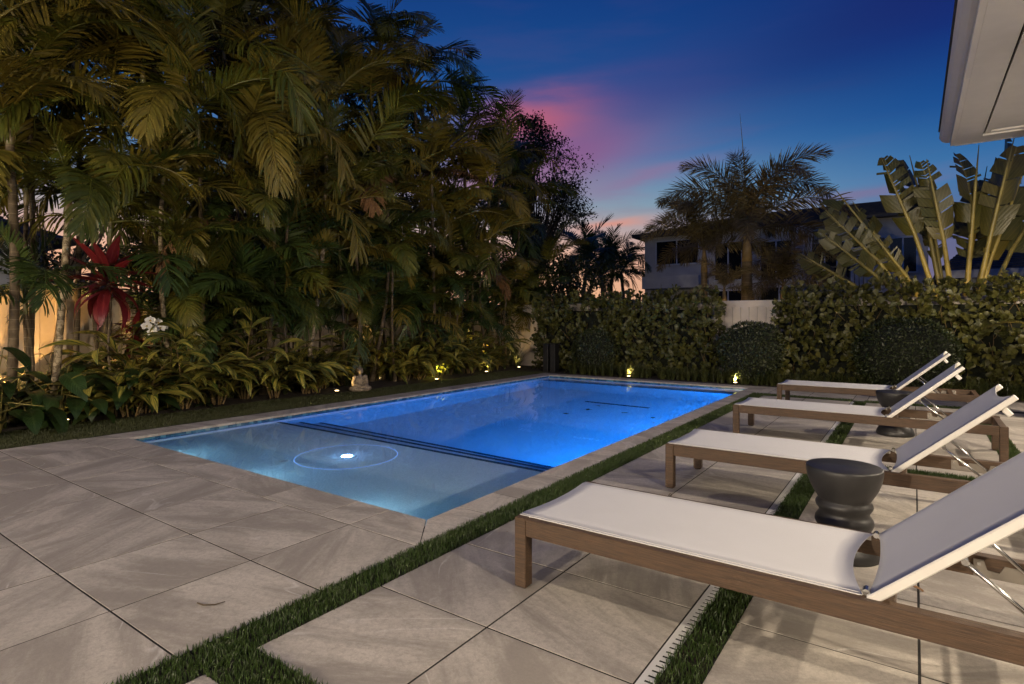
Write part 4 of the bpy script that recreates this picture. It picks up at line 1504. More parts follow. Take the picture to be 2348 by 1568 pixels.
# --- leaf clouds
LEAF_T = {'obovate': np.array([(0, 0, 0), (.35, .20, .02), (.72, .36, .05), (.95, .22, .05), (1.0, 0, 0.02), (.95, -.22, .05), (.72, -.36, .05), (.35, -.20, .02)]),
          'oval': np.array([(0, 0, 0), (.25, .20, .04), (.55, .26, .06), (.85, .14, .03), (1.0, 0, -.02), (.85, -.14, .03), (.55, -.26, .06), (.25, -.20, .04)])}
LEAF_F = np.array([(0, 1, 2, 3, 4), (0, 4, 5, 6, 7)])


def unit(a):
    return a / np.maximum(np.linalg.norm(a, axis=1, keepdims=True), 1e-6)


def leaf_cloud(name, P, D, size, mat, shape='obovate', normal=None):
    """many small leaves in one mesh: P roots, D directions, each leaf turned to face near `normal`"""
    n = len(P)
    D = unit(D)
    Nn = (normal if normal is not None else np.tile([0, 0, 1.0], (n, 1))) + RNG.normal(0, 0.45, (n, 3))
    S = unit(np.cross(Nn, D))
    Wn = np.cross(D, S)
    s = size * RNG.uniform(0.65, 1.25, n)
    T = LEAF_T[shape]
    V = P[:, None, :] + s[:, None, None] * (T[None, :, 0:1] * D[:, None, :] + T[None, :, 1:2] * S[:, None, :] + T[None, :, 2:3] * Wn[:, None, :] * 1.6)
    F = (np.arange(n)[:, None, None] * 8 + LEAF_F).reshape(-1, 5)
    U = np.zeros((n, 8, 3))
    U[:, :, 0] = T[:, 0]
    U[:, :, 1] = T[:, 1] * 2.5
    U[:, :, 2] = RNG.uniform(0, 1, n)[:, None]
    return np_mesh(name, V.reshape(-1, 3), F, U.reshape(-1, 3), mat)


def one_leaf(size, mat, shape, seed):
    T = LEAF_T[shape]
    mb = MB()
    mb.add([tuple(size * p * (1, 1, 1.6)) for p in T], LEAF_F, [(p[0], p[1] * 2.5, (seed * 0.37) % 1) for p in T])
    return mb.mesh('leaf', mat)


def tree(base, H, crown, R, nclump, nleaf, size, label, mat='tree_leaf', seed=0, group=None, name='broadleaf_tree'):
    rg = random.Random(seed)
    base, crown = Vector(base), Vector(crown)
    t = thing(name, label, 'tree', base, 0, group)
    c = crown - base
    fork = Vector((c.x * 0.4, c.y * 0.4, c.z * 0.45))
    tr = part('trunk', MB().tube([(0, 0, -0.05), fork * 0.5, fork], [0.16, 0.13, 0.10], 9), 'bark_twig', t)
    P, D = [], []
    limbs = MB()
    for k in range(nclump):
        d = Vector((rg.gauss(0, 1), rg.gauss(0, 1), rg.gauss(0.15, 1))).normalized()
        p = c + Vector((d.x * R[0], d.y * R[1], d.z * R[2])) * rg.uniform(0.35, 1.0) ** 0.6
        mid = fork.lerp(p, 0.5) + Vector((rg.uniform(-.2, .2), rg.uniform(-.2, .2), rg.uniform(0, .3)))
        limbs.tube([fork, mid, p], [0.055, 0.030, 0.008], 5, cap=False)
        m = nleaf // nclump
        rr = min(R) * rg.uniform(0.14, 0.26)
        for s in range(5):
            e = p + Vector((rg.gauss(0, 1), rg.gauss(0, 1), rg.gauss(0, .8))) * rr * 0.9
            limbs.tube([p, e], [0.008, 0.003], 4, cap=False)
        X = np.array(p) + np.clip(RNG.normal(0, 1, (m, 3)), -1.7, 1.7) * rr * [1, 1, 0.75]
        P.append(X)
        D.append(RNG.normal(0, 1, (m, 3)) + [0, 0, -0.5])
    part('limbs', limbs, 'bark_twig', t)
    tag(link('crown', leaf_cloud('crown', np.concatenate(P), np.concatenate(D), size, mat, 'oval'), t), kind='stuff')
    return t


c = at_y(1225, 445, 17.5)
tree((c.x, c.y, 0), 6, c, (1.75, 1.6, 2.1), 75, 12500, 0.10, 'fine-leaved tree silhouetted against the pink sunset beside the palms', seed=3)
c = at_y(1190, 330, 18.5)
tree((c.x, c.y, 0), 7, c, (1.4, 1.4, 1.1), 34, 5200, 0.10, 'fine-leaved tree rising behind the corner palms', seed=4)
c = at_x(330, 620, -15)
tree((c.x, c.y, 0), 3.4, c, (1.7, 3.2, 1.0), 34, 3600, 0.11, 'dark open tree beyond the side fence behind the orchids', seed=5)
c = at_x(640, 560, -14)
tree((c.x, c.y, 0), 4, c, (1.7, 3.0, 2.2), 44, 8000, 0.14, 'dark leafy tree beyond the side fence behind the ginger', seed=6)
c = at_x(940, 560, -14)
tree((c.x, c.y, 0), 4, c, (1.7, 4.0, 2.6), 50, 9500, 0.14, 'dark leafy tree beyond the side fence behind the statue', seed=7)
c = at_x(120, 500, -16)
tree((c.x, c.y, 0), 4, c, (1.7, 2.4, 1.8), 16, 1300, 0.10, 'sparse twiggy tree beyond the orange-lit fence', seed=8)
c = at_x(800, 300, -13.5)
tree((c.x, c.y, 0), 6, c, (1.6, 4.0, 1.8), 40, 6500, 0.14, 'tall dark tree beyond the fence behind the leaning stem', seed=9)
c = at_y(1310, 640, 14.6)
tree((c.x, c.y, 0), 2.5, c, (1.0, 0.9, 0.9), 22, 2600, 0.11, 'low dark tree behind the corner of the back fence', seed=10)


# --- lanceolate leaf with midrib fold and droop
def blade_mb(L, W, peak, fold, droop, nseg=9, twist=0.0, wave=0.0, seed=0, tip=1.0):
    rg = random.Random(seed)
    mb = MB()
    vs, us = [], []
    x = z = 0.0
    a = 0.0
    for i in range(nseg + 1):
        t = i / nseg
        w = W * (math.sin(math.pi * t ** peak) ** 0.85 if 0 < t < 1 else 0.04) / 2 + 0.001
        tw = twist * t
        wv = wave * W * math.sin(t * 9 + seed) * 0.3
        f = fold * (1 - 0.4 * t)
        for s in (-1, 0, 1):
            y, h = s * w * math.cos(f), abs(s) * w * math.sin(f) + (wv * s if s else 0)
            vs.append((x - math.sin(a) * h * 0, y * math.cos(tw) - h * math.sin(tw), z + h * math.cos(tw) + y * math.sin(tw)))
            us.append((t, s, 0.5))
        a -= droop / nseg * (0.5 + t)
        x += math.cos(a) * L / nseg
        z += math.sin(a) * L / nseg
    fs = []
    for i in range(nseg):
        for k in (0, 1):
            fs.append((i * 3 + k, i * 3 + k + 1, i * 3 + k + 4, i * 3 + k + 3))
    mb.add(vs, fs, us)
    return mb


GING = [blade_mb(0.36 + 0.03 * k, 0.085 + 0.006 * (k % 2), 0.85, 0.30, 0.7 + 0.35 * k, 9, 0.2 * (k - 1), 0.12, k).mesh('leaf', 'ginger_leaf', True) for k in range(4)]
BROAD = [blade_mb(0.36 + 0.04 * k, 0.17 + 0.01 * k, 0.72, 0.22, 0.8 + 0.2 * k, 9, 0.15 * (k - 1), 0.10, k).mesh('leaf', 'broad_leaf', True) for k in range(3)]
TI = [blade_mb(0.50, 0.105, 0.9, 0.28, 0.35 + 0.5 * k, 9, 0.2 * (k - 1), 0.06, k).mesh('leaf', 'ti_leaf', True) for k in range(3)]
PADDLE = [blade_mb(0.17, 0.115, 0.62, 0.12, 0.3, 7, 0, 0.05, k).mesh('leaf', 'broad_leaf', True) for k in range(2)]


def ginger(loc, ncane, h, label, group, seed, spread=0.75):
    rg = random.Random(seed)
    t = thing('shell_ginger', label, 'ginger plant', loc, 0, group)
    a0 = rg.uniform(0, 6.28)
    for c in range(ncane):
        az = a0 + c * 2.399
        lean = rg.uniform(0.3, spread + 0.45)
        l = h * rg.uniform(0.7, 1.1)
        d = Vector((math.cos(az), math.sin(az), 0))
        b = d * rg.uniform(0.02, 0.10)
        pts = [b + d * (lean * l * f ** 1.7) + UP * (l * f * (1 - 0.22 * lean * f)) for f in (0, .25, .5, .75, 1)]
        cn = part('cane', MB().tube(pts, [0.010, 0.009, 0.008, 0.006, 0.004], 6, cap=False), 'stalk_tan', t)
        nl = rg.randint(8, 10)
        sd0 = d.cross(UP)
        for k in range(nl):
            f = 0.14 + 0.86 * k / (nl - 1)
            i = min(3, int(f * 4))
            p = pts[i].lerp(pts[i + 1], f * 4 - i)
            T = (pts[i + 1] - pts[i]).normalized()
            s = 1 if k % 2 else -1
            D = T * (0.55 + 0.5 * f) + sd0 * s * rg.uniform(0.55, 0.95) * (1.1 - 0.5 * f) + Vector((rg.uniform(-.2, .2), rg.uniform(-.2, .2), rg.uniform(-.05, .25)))
            link('leaf', rg.choice(GING), cn, mat4=frame(p, D, UP, 1.38 * rg.uniform(0.80, 1.12), rg.uniform(-0.5, 0.5)))
    return t


GG1, GG2, GG3 = 'striped ginger before the orchids', 'striped ginger around the statue', 'striped ginger over the bright well light'
GIN = [(330, 905, -8.05, 6, 0.62, GG1), (420, 905, -8.0, 7, 0.72, GG1), (500, 910, -8.0, 6, 0.60, GG1), (560, 900, -8.25, 6, 0.98, GG1), (390, 860, -8.35, 6, 0.92, GG1), (630, 905, -8.0, 6, 0.55, GG1),
       (300, 930, -7.95, 5, 0.45, GG1), (460, 870, -8.3, 5, 0.85, GG1),
       (700, 895, -8.05, 6, 0.52, GG2), (735, 885, -8.30, 6, 0.60, GG2), (868, 880, -8.55, 6, 0.66, GG2), (925, 880, -8.15, 6, 0.55, GG2), (822, 870, -8.80, 5, 0.80, GG2), (720, 900, -8.0, 4, 0.42, GG2),
       (985, 860, -8.25, 7, 0.72, GG3), (1004, 860, -8.14, 8, 0.62, GG3), (1030, 855, -8.2, 6, 0.80, GG3), (1075, 860, -8.1, 6, 0.72, GG3), (960, 870, -8.1, 5, 0.5, GG3), (1095, 850, -8.4, 6, 0.95, GG3), (1010, 850, -8.5, 5, 1.0, GG3)]
for i, (px, py, X, nc, h, g) in enumerate(GIN):
    b = gx(px, X)
    ginger((b.x, b.y, 0.02), nc + 2, h * (1.3 if g is GG1 else 1.15), ('tall ' if h > 0.79 else 'low ' if h < 0.56 else '') + 'yellow-striped shell ginger ' + near(px) + (', edging the lawn' if X > -8.01 else '') + (' toward the statue' if px == 700 else ''), g, 40 + i, 0.30 if g is GG2 else 0.75)


def broad(loc, n, h, label, group, seed, name='philodendron', leaf=None, ls=1.0):
    rg = random.Random(seed)
    t = thing(name, label, 'plant', loc, 0, group)
    for k in range(n):
        az = k * 2.399 + rg.uniform(-.3, .3)
        f = (k + 1) / n
        l = h * rg.uniform(0.65, 1.05)
        d = Vector((math.cos(az), math.sin(az), 0))
        tip = d * l * (0.25 + 0.65 * f) + UP * l * (1.05 - 0.75 * f)
        pt = part('petiole', MB().tube([(0, 0, -0.02), d * l * 0.12 + UP * l * 0.5, tip], [0.008, 0.007, 0.004], 5, cap=False), 'stalk_green', t)
        D = d * 1.0 + UP * rg.uniform(-0.25, 0.35) + Vector((rg.uniform(-.3, .3), rg.uniform(-.3, .3), 0))
        link('leaf', rg.choice(leaf or BROAD), pt, mat4=frame(tip, D, UP, ls * rg.uniform(0.75, 1.15), rg.uniform(-.4, .4)))
    return t


GB = 'dark broad-leaved plants by the first well light'
for i, (px, X) in enumerate([(-60, -8.3), (0, -8.05), (45, -8.45), (70, -8.1), (120, -8.35), (135, -8.0), (190, -8.1), (215, -8.4), (255, -8.15), (20, -8.75), (170, -8.65), (240, -8.7), (95, -8.8), (285, -8.1), (-20, -8.6)]):
    b = gx(px, X)
    broad((b.x, b.y, 0.0), 11, 0.50 + 0.12 * (i % 3) + (0.16 if X < -8.5 else 0), 'dark broad-leaved plant ' + ('deep in the bed ' if X < -8.5 else 'at the lawn edge ' if X > -8.2 else 'in mid bed ') + near(px), GB, 70 + i)
GP = 'round paddle-leaved shrubs'
for i, (px, X, h) in enumerate([(160, -8.9, 0.85), (215, -8.95, 1.0), (270, -8.6, 1.0), (290, -8.7, 1.15), (235, -8.8, 0.8), (330, -8.6, 0.9)]):
    b = gx(px, X)
    broad((b.x, b.y, 0.0), 22, h, 'shrub with small round paddle leaves under the red-leaved plant', GP, 95 + i, 'autograph_shrub', PADDLE, 1.0)
for i, (px, X) in enumerate([(1120, -7.98), (1140, -8.15), (1100, -8.25)]):
    b = gx(px, X)
    broad((b.x, b.y, 0.0), 20, 0.48, 'small glossy green shrub shining over its well light near the back corner', 'glossy shrubs near the back corner', 120 + i, 'glossy_shrub', PADDLE, 0.8)

# red ti plant
b = gx(262, -8.12)
ti_top = at_x(245, 650, -8.12)
t = thing('ti_plant', 'red-leaved ti plant with thin ringed stem before the fence', 'ti plant', b)
rel = ti_top - b
part('stem', MB().tube([rel * f + Vector((0.02 * math.sin(f * 9), 0.02 * math.cos(f * 7), 0)) for f in [i / 30 for i in range(31)]], [0.013 * (1.12 if i % 2 else 0.95) for i in range(31)], 7), 'palm_trunk', t)
rg = random.Random(5)
for k in range(34):
    f = k / 33
    az = k * 2.399
    el = 1.10 - 1.75 * f
    D = Vector((math.cos(az) * math.cos(el), math.sin(az) * math.cos(el), math.sin(el)))
    link('leaf', TI[min(2, int(f * 3))], t, mat4=frame(rel + UP * (0.10 - 0.22 * f), D, UP, 1.15 * rg.uniform(0.85, 1.12), rg.uniform(-.4, .4)))
t = thing('ti_plant', 'dark maroon ti plant low behind the red-leaved one', 'ti plant', gx(300, -8.8))
part('stem', MB().tube([(0, 0, 0), (0.02, 0.02, 1.0)], [0.014, 0.010], 7), 'palm_trunk', t)
for k in range(18):
    az = k * 2.399
    el = 1.2 - 1.8 * k / 17
    link('leaf', TI[k % 3], t, mat4=frame(Vector((0.02, 0.02, 1.0)), Vector((math.cos(az) * math.cos(el), math.sin(az) * math.cos(el), math.sin(el))), UP, 0.8))

# white orchids
def petal(L, W):
    return blade_mb(L, W, 0.75, 0.10, -0.25, 5, 0, 0, 1)


PET = [petal(0.066, 0.038).mesh('petal', 'petal_white', True), petal(0.072, 0.080).mesh('petal', 'petal_white', True)]
LIP = MB().lathe([(0.0, 0.010), (0.012, 0.013), (0.022, 0.004)], 8).mesh('lip', 'petal_lip', True)


def orchid(foot, blooms, label):
    t = thing('orchid', label, 'orchid', foot, 0, 'white orchids')
    foot = Vector(foot)
    toward = Vector((0.575, -0.818, 0.0))
    mid = sum((Vector(p) for p in blooms), Vector()) / len(blooms) - foot
    part('stem', MB().tube([(0, 0, -0.02), mid * 0.5 + Vector((-0.06, 0.05, 0.14)), mid + Vector((-0.02, 0.02, 0.06)), Vector(blooms[0]) - foot], [0.006, 0.005, 0.004, 0.003], 6), 'stalk_green', t)
    for k in range(4):
        az = k * 1.7
        link('leaf', BROAD[0], t, mat4=frame(Vector((0, 0, 0.02)), Vector((math.cos(az), math.sin(az), 0.3)), UP, 0.55))
    for k, p in enumerate(blooms):
        p = Vector(p) - foot
        f = (toward + Vector((0.25 * math.sin(k * 2.1), 0.25 * math.cos(k * 1.3), 0.15 * math.sin(k)))).normalized()
        s = f.cross(UP).normalized()
        u = s.cross(f)
        fl = link('flower', LIP, t, mat4=frame(p, f, UP) @ Matrix.Rotation(rad(90), 4, 'Y'))
        inv = fl.matrix_basis.inverted()
        for j, an in enumerate((90, 210, 330, 12, 168)):
            dd = s * math.cos(rad(an)) + u * math.sin(rad(an)) + f * 0.10
            link('petal', PET[0 if j < 3 else 1], fl, mat4=inv @ frame(p, dd, f, 1.0))


orchid(gx(385, -8.15), [at_x(x, y, -8.12) for x, y in ((337, 748), (345, 735), (352, 756), (364, 740), (368, 752), (376, 748), (350, 768 - 6))], 'white orchid spray of many blooms beside the ringed palm stem')
orchid(gx(470, -8.10), [at_x(x, y, -8.05) for x, y in ((450, 770), (462, 772), (457, 780))], 'small white orchid of few blooms above the striped ginger')


# --- clusia hedges
def hedge(x0, x1, y0, y1, h, n, label, seed, ragged=0.20):
    rg = random.Random(seed)
    t = thing('clusia_hedge', label, 'hedge', ((x0 + x1) / 2, (y0 + y1) / 2, 0), 0, None)
    o = np.array([(x0 + x1) / 2, (y0 + y1) / 2, 0])
    # dark inner mass
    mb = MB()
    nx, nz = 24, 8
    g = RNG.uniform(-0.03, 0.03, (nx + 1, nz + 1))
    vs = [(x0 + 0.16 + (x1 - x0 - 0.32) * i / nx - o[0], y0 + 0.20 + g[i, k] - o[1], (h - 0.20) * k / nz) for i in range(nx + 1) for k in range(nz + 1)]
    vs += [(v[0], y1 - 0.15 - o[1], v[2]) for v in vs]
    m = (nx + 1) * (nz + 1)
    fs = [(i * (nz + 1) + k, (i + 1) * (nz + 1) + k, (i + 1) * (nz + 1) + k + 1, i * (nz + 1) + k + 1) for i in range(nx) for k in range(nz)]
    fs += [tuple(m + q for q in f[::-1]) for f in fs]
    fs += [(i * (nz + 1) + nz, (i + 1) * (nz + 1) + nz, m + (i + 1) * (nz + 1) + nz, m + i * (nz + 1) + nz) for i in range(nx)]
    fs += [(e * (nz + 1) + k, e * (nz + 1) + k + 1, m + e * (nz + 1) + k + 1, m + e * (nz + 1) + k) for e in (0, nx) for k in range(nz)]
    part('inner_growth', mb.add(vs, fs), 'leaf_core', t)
    tw = MB()
    for k in range(int((x1 - x0) * 26)):
        x = rg.uniform(x0 + .05, x1 - .05)
        z = rg.uniform(0.15, h - 0.1)
        p = Vector((x - o[0], y0 + 0.16 - o[1], z))
        e = p + Vector((rg.uniform(-.12, .12), -rg.uniform(0.06, 0.16), rg.uniform(0.08, 0.28)))
        tw.tube([p, p.lerp(e, .5) + Vector((0, -.02, 0)), e], [0.006, 0.005, 0.003], 5, cap=False)
    part('twigs', tw, 'stalk_tan', t)

    def sample(m):
        w = np.array([(x1 - x0) * h, (x1 - x0) * (y1 - y0) * 1.2, (y1 - y0) * h * 0.9, (y1 - y0) * h * 0.9])
        f = RNG.choice(4, m, p=w / w.sum())
        u, v = RNG.uniform(0, 1, m), RNG.uniform(0, 1, m)
        d = RNG.exponential(0.060, m) - 0.06
        # billowing outline
        P = np.empty((m, 3))
        N = np.empty((m, 3))
        bil = ragged * (np.sin((x0 + u * (x1 - x0)) * 4.1) * np.sin(v * 5 + u * 9)) * 0.6
        for k in range(4):
            q = f == k
            if k == 0:
                P[q] = np.stack([x0 + u[q] * (x1 - x0), y0 + d[q] + bil[q], 0.05 + v[q] * (h - 0.08)], 1)
                N[q] = (0, -1, 0.35)
            elif k == 1:
                P[q] = np.stack([x0 + u[q] * (x1 - x0), y0 + v[q] * (y1 - y0), h - d[q] + bil[q] + RNG.exponential(0.03, q.sum())], 1)
                N[q] = (0, -0.3, 1)
            else:
                P[q] = np.stack([(x0 + d[q]) if k == 2 else (x1 - d[q]), y0 + u[q] * (y1 - y0), 0.05 + v[q] * (h - 0.05)], 1)
                N[q] = (-1 if k == 2 else 1, -0.4, 0.3)
        return P, unit(N)
    C, CN = sample(n // 6)
    P, N = np.repeat(C, 6, 0), np.repeat(CN, 6, 0)
    axis = np.repeat(unit(CN * 0.7 + RNG.normal(0, 0.35, CN.shape) + [0, 0, 0.55]), 6, 0)
    D = axis * 0.75 + RNG.normal(0, 0.62, P.shape)
    P = P + axis * RNG.uniform(-0.07, 0.05, (len(P), 1))
    N = N + axis * 0.8
    tag(link('foliage', leaf_cloud('foliage', P - o, D, 0.104, 'hedge_leaf', 'obovate', N), t), kind='stuff')
    lf = [one_leaf(0.100 + 0.008 * k, 'hedge_leaf', 'obovate', k + seed) for k in range(4)]
    P, N = sample(1400)
    k = 0
    for p, nn in zip(P, N):
        if nn[1] > -0.9 or k >= 300:
            continue
        k += 1
        D = Vector(nn) * 0.4 + Vector((rg.gauss(0, .6), rg.gauss(-.2, .3), rg.gauss(.5, .5)))
        link('leaf', lf[k % 4], t, mat4=frame(Vector(p - o) + Vector((0, -0.055, 0)), D, Vector(nn) + Vector((rg.gauss(0, .4), 0, rg.gauss(0, .4))), rg.uniform(.8, 1.15)))
    return t


hedge(-7.45, -3.30, 11.62, 12.30, 1.62, 6000, 'clusia hedge with round leaves between the corner pedestal and bare fence panel', 1)
hedge(-2.05, 3.2, 11.57, 12.30, 1.66, 7400, 'long clusia hedge with round leaves behind the loungers', 2)


def ball(c, r, n, label, seed):
    t = thing('clipped_bush', label, 'bush', (c[0], c[1], 0), 0, 'round clipped bushes')
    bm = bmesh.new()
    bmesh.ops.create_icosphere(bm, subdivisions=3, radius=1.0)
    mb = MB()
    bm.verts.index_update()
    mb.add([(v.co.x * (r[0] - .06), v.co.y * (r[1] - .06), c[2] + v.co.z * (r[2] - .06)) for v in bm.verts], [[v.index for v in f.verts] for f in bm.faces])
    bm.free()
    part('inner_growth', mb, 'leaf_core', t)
    part('stem', MB().tube([(0, 0, -0.02), (0.02, 0, c[2] - r[2] * 0.7)], [0.03, 0.025], 8), 'bark_twig', t)
    N = unit(RNG.normal(0, 1, (n, 3)))
    lump = 1 + 0.035 * np.sin(N[:, 0] * 7 + seed) * np.sin(N[:, 2] * 6) + RNG.normal(0, 0.025, n)
    P = N * np.array(r) * lump[:, None] + [0, 0, c[2]]
    D = N * 0.6 + RNG.normal(0, 0.7, (n, 3))
    tag(link('foliage', leaf_cloud('foliage', P, D, 0.040, 'box_leaf', 'oval', N), t), kind='stuff')


ball((-2.52, 11.52, 0.60), (0.60, 0.52, 0.56), 7500, 'round clipped bush before the bare fence panel', 1)
ball((-0.12, 11.36, 0.62), (0.72, 0.55, 0.60), 9000, 'larger round clipped bush against the hedge behind the last lounger', 2)
ball((-5.85, 11.62, 0.50), (0.55, 0.42, 0.50), 5500, 'dim clipped bush in front of the hedge beside the pedestal', 3)
t = thing('seedling', 'thin leafy shoot poking up before the bare fence panel', 'shoot', (-2.28, 12.1, 0))
part('stem', MB().tube([(0, 0, 0), (0.01, 0, 1.42)], [0.006, 0.003], 5), 'stalk_green', t)
for k in range(12):
    link('leaf', one_leaf(0.075, 'box_leaf', 'oval', k), t, mat4=frame(Vector((0.01, 0, 1.12 + 0.027 * k)), Vector((math.cos(k * 2.4), math.sin(k * 2.4), 0.5))))

# --- lily turf along the far end, arching blades
def lily(regions, clumps, blades, hgt, label):
    C = []
    for (x0, y0, x1, y1), m in zip(regions, clumps):
        C.append(np.stack([RNG.uniform(x0, x1, m), RNG.uniform(y0, y1, m)], 1))
    C = np.concatenate(C)
    n = len(C) * blades
    cc = np.repeat(C, blades, 0)
    az = RNG.uniform(0, 2 * np.pi, n)
    L = hgt * RNG.uniform(0.65, 1.25, n)
    out = RNG.uniform(0.25, 0.95, n)
    W = RNG.uniform(0.006, 0.011, n)
    segs = 4
    V = np.empty((n, (segs + 1) * 2, 3))
    for k in range(segs + 1):
        f = k / segs
        r = out * L * f ** 1.4 * 0.85 + 0.015
        z = L * (f - 0.62 * out * f ** 2.4)
        w = W * (1 - 0.85 * f ** 2) / 2
        x = cc[:, 0] + np.cos(az) * r
        y = cc[:, 1] + np.sin(az) * r
        V[:, 2 * k] = np.stack([x - np.sin(az) * w, y + np.cos(az) * w, z], 1)
        V[:, 2 * k + 1] = np.stack([x + np.sin(az) * w, y - np.cos(az) * w, z], 1)
    F = np.array([(2 * k, 2 * k + 1, 2 * k + 3, 2 * k + 2) for k in range(segs)])
    F = (np.arange(n)[:, None, None] * (segs + 1) * 2 + F).reshape(-1, 4)
    U = np.zeros((n, (segs + 1) * 2, 3))
    U[:, :, 2] = RNG.uniform(0, 1, n)[:, None]
    U[:, :, 1] = 0.5
    o = link('lily_turf', np_mesh('lily_turf', V.reshape(-1, 3), F, U.reshape(-1, 3), 'lily_blade'))
    tag(o, label, 'lily turf', None, 'stuff')


lily([(-6.35, 11.22, 3.2, 11.52), (-5.02, 11.22, -4.72, 11.32), (-2.9, 11.22, -2.58, 11.32)], [330, 12, 12], 24, 0.34, 'arching lily turf edging the bed behind the pool')
lily([(-9.2, 8.5, -8.1, 12.2), (-9.2, 1.0, -8.2, 8.5)], [110, 170], 22, 0.70, 'dark strappy ground cover under the palms')


# --- foxtail palms behind the back fence
def foxtail(base, top, r0, nf, scale, label, seed, spear=True):
    rg = random.Random(seed)
    t = thing('foxtail_palm', label, 'palm', base, 0, 'foxtail palms behind the fence')
    rel = Vector(top) - Vector(base)
    n = int(rel.z / 0.12)
    part('trunk', MB().tube([rel * (i / n) for i in range(n + 1)], [r0 * (1.25 - 0.4 * i / n) * (1.03 if i % 2 else 1) for i in range(n + 1)], 12, cap=False), 'palm_trunk', t, smooth=True)
    part('crownshaft', MB().tube([rel, rel + UP * 0.3 * scale, rel + UP * 0.75 * scale], [r0 * 0.95, r0 * 0.8, r0 * 0.3], 10), 'stalk_tan', t, smooth=True)
    c = rel + UP * 0.6 * scale
    az = rg.uniform(0, 6)
    for i in range(nf):
        az += 2.399 + rg.uniform(-.2, .2)
        k = min(3, int(i / nf * 4.2))
        link('frond', FOX[k], t, mat4=Matrix.Translation(c) @ Matrix.Rotation(az, 4, 'Z') @ Matrix.Scale(scale * rg.uniform(.85, 1.1), 4))
    if spear:
        part('spear', MB().tube([c, c + Vector((-0.05, 0, 1.3 * scale)), c + Vector((-0.16, 0, 2.5 * scale))], [0.022, 0.016, 0.003], 6), 'stalk_green', t)


foxtail((-3.3, 14.5, 0), at_y(1712, 600, 14.5), 0.13, 13, 1.16, 'tall foxtail palm with a thin upright spear above the bare fence panel', 3)
foxtail((-4.25, 14.3, 0), at_y(1614, 625, 14.3), 0.085, 12, 0.92, 'smaller foxtail palm next to the one with the spear', 8, False)
foxtail((-2.55, 15.2, 0), at_y(1795, 700, 15.2), 0.08, 11, 0.76, 'low foxtail palm drooping over the long hedge', 12, False)
foxtail((-3.55, 13.6, 0), at_y(1660, 690, 13.6), 0.06, 7, 0.42, 'young foxtail palm just above the fence top', 15, False)

# dark palms far behind
for i, (px, py, Y, sc) in enumerate([(1405, 622, 24, 1.25), (1380, 650, 23, 1.15), (1425, 640, 27, 1.1), (1345, 620, 22, 1.25), (2300, 610, 26, 1.2)]):
    c = at_y(px, py, Y)
    palm((c.x, c.y, 0), c, 0.10, 14, sc, 'palm_leaf_deep', ['dark palm beyond the hedge at the edge of the sunset gap', 'dark palm beyond the low roof beside the paddle-leaf plant'][i == 4], 'distant dark palms' if i < 4 else None, seed=700 + i, gold=0, shaft=0.3)


# --- traveller's palm: a flat fan of long stalks with torn paddle blades
def paddle_mb(L, W, seed, ragged):
    rg = random.Random(seed)
    mb = MB()
    n = 26
    bend = rg.uniform(0.4, 1.15)

    def mid(t):
        a = bend * t
        return Vector((L * t * (1 - 0.12 * bend * t), 0, -0.25 * L * bend * t * t))
    for s in (-1, 1):
        i = 0
        while i < n:
            m = rg.randint(1, 3) if rg.random() < ragged else rg.randint(3, 7)
            j = min(n, i + m)
            tilt = rg.uniform(-0.30, 0.30) + (rg.uniform(-1.9, 0.3) if rg.random() < ragged * 0.7 else 0)
            lag = rg.uniform(-0.05, 0.14) + ragged * rg.uniform(-0.1, 0.25)
            vs, us = [], []
            for k in range(i, j + 1):
                t = min(0.995, max(0.0, (k + (0.12 if k == i else -0.12 if k == j else 0)) / n))
                w = W / 2 * (math.sin(math.pi * (0.06 + 0.90 * t) ** 0.80) ** 0.6) * (1 if i + 1 < n else 0.7)
                p = mid(t)
                for q, f in enumerate((0, 0.5, 1.0)):
                    y = s * w * f * math.cos(0.22 + tilt * f)
                    z = w * f * math.sin(0.22 + tilt * f) - 0.10 * w * f * f
                    vs.append(p + Vector((f * w * (0.28 + lag), y, z)))
                    us.append((t, s * f, (seed * 0.31 + i * 0.07) % 1))
            fs = []
            for k in range(j - i):
                for q in (0, 1):
                    a = k * 3 + q
                    fs.append((a, a + 3, a + 4, a + 1))
            mb.add(vs, fs, us)
            i = j
    return mb


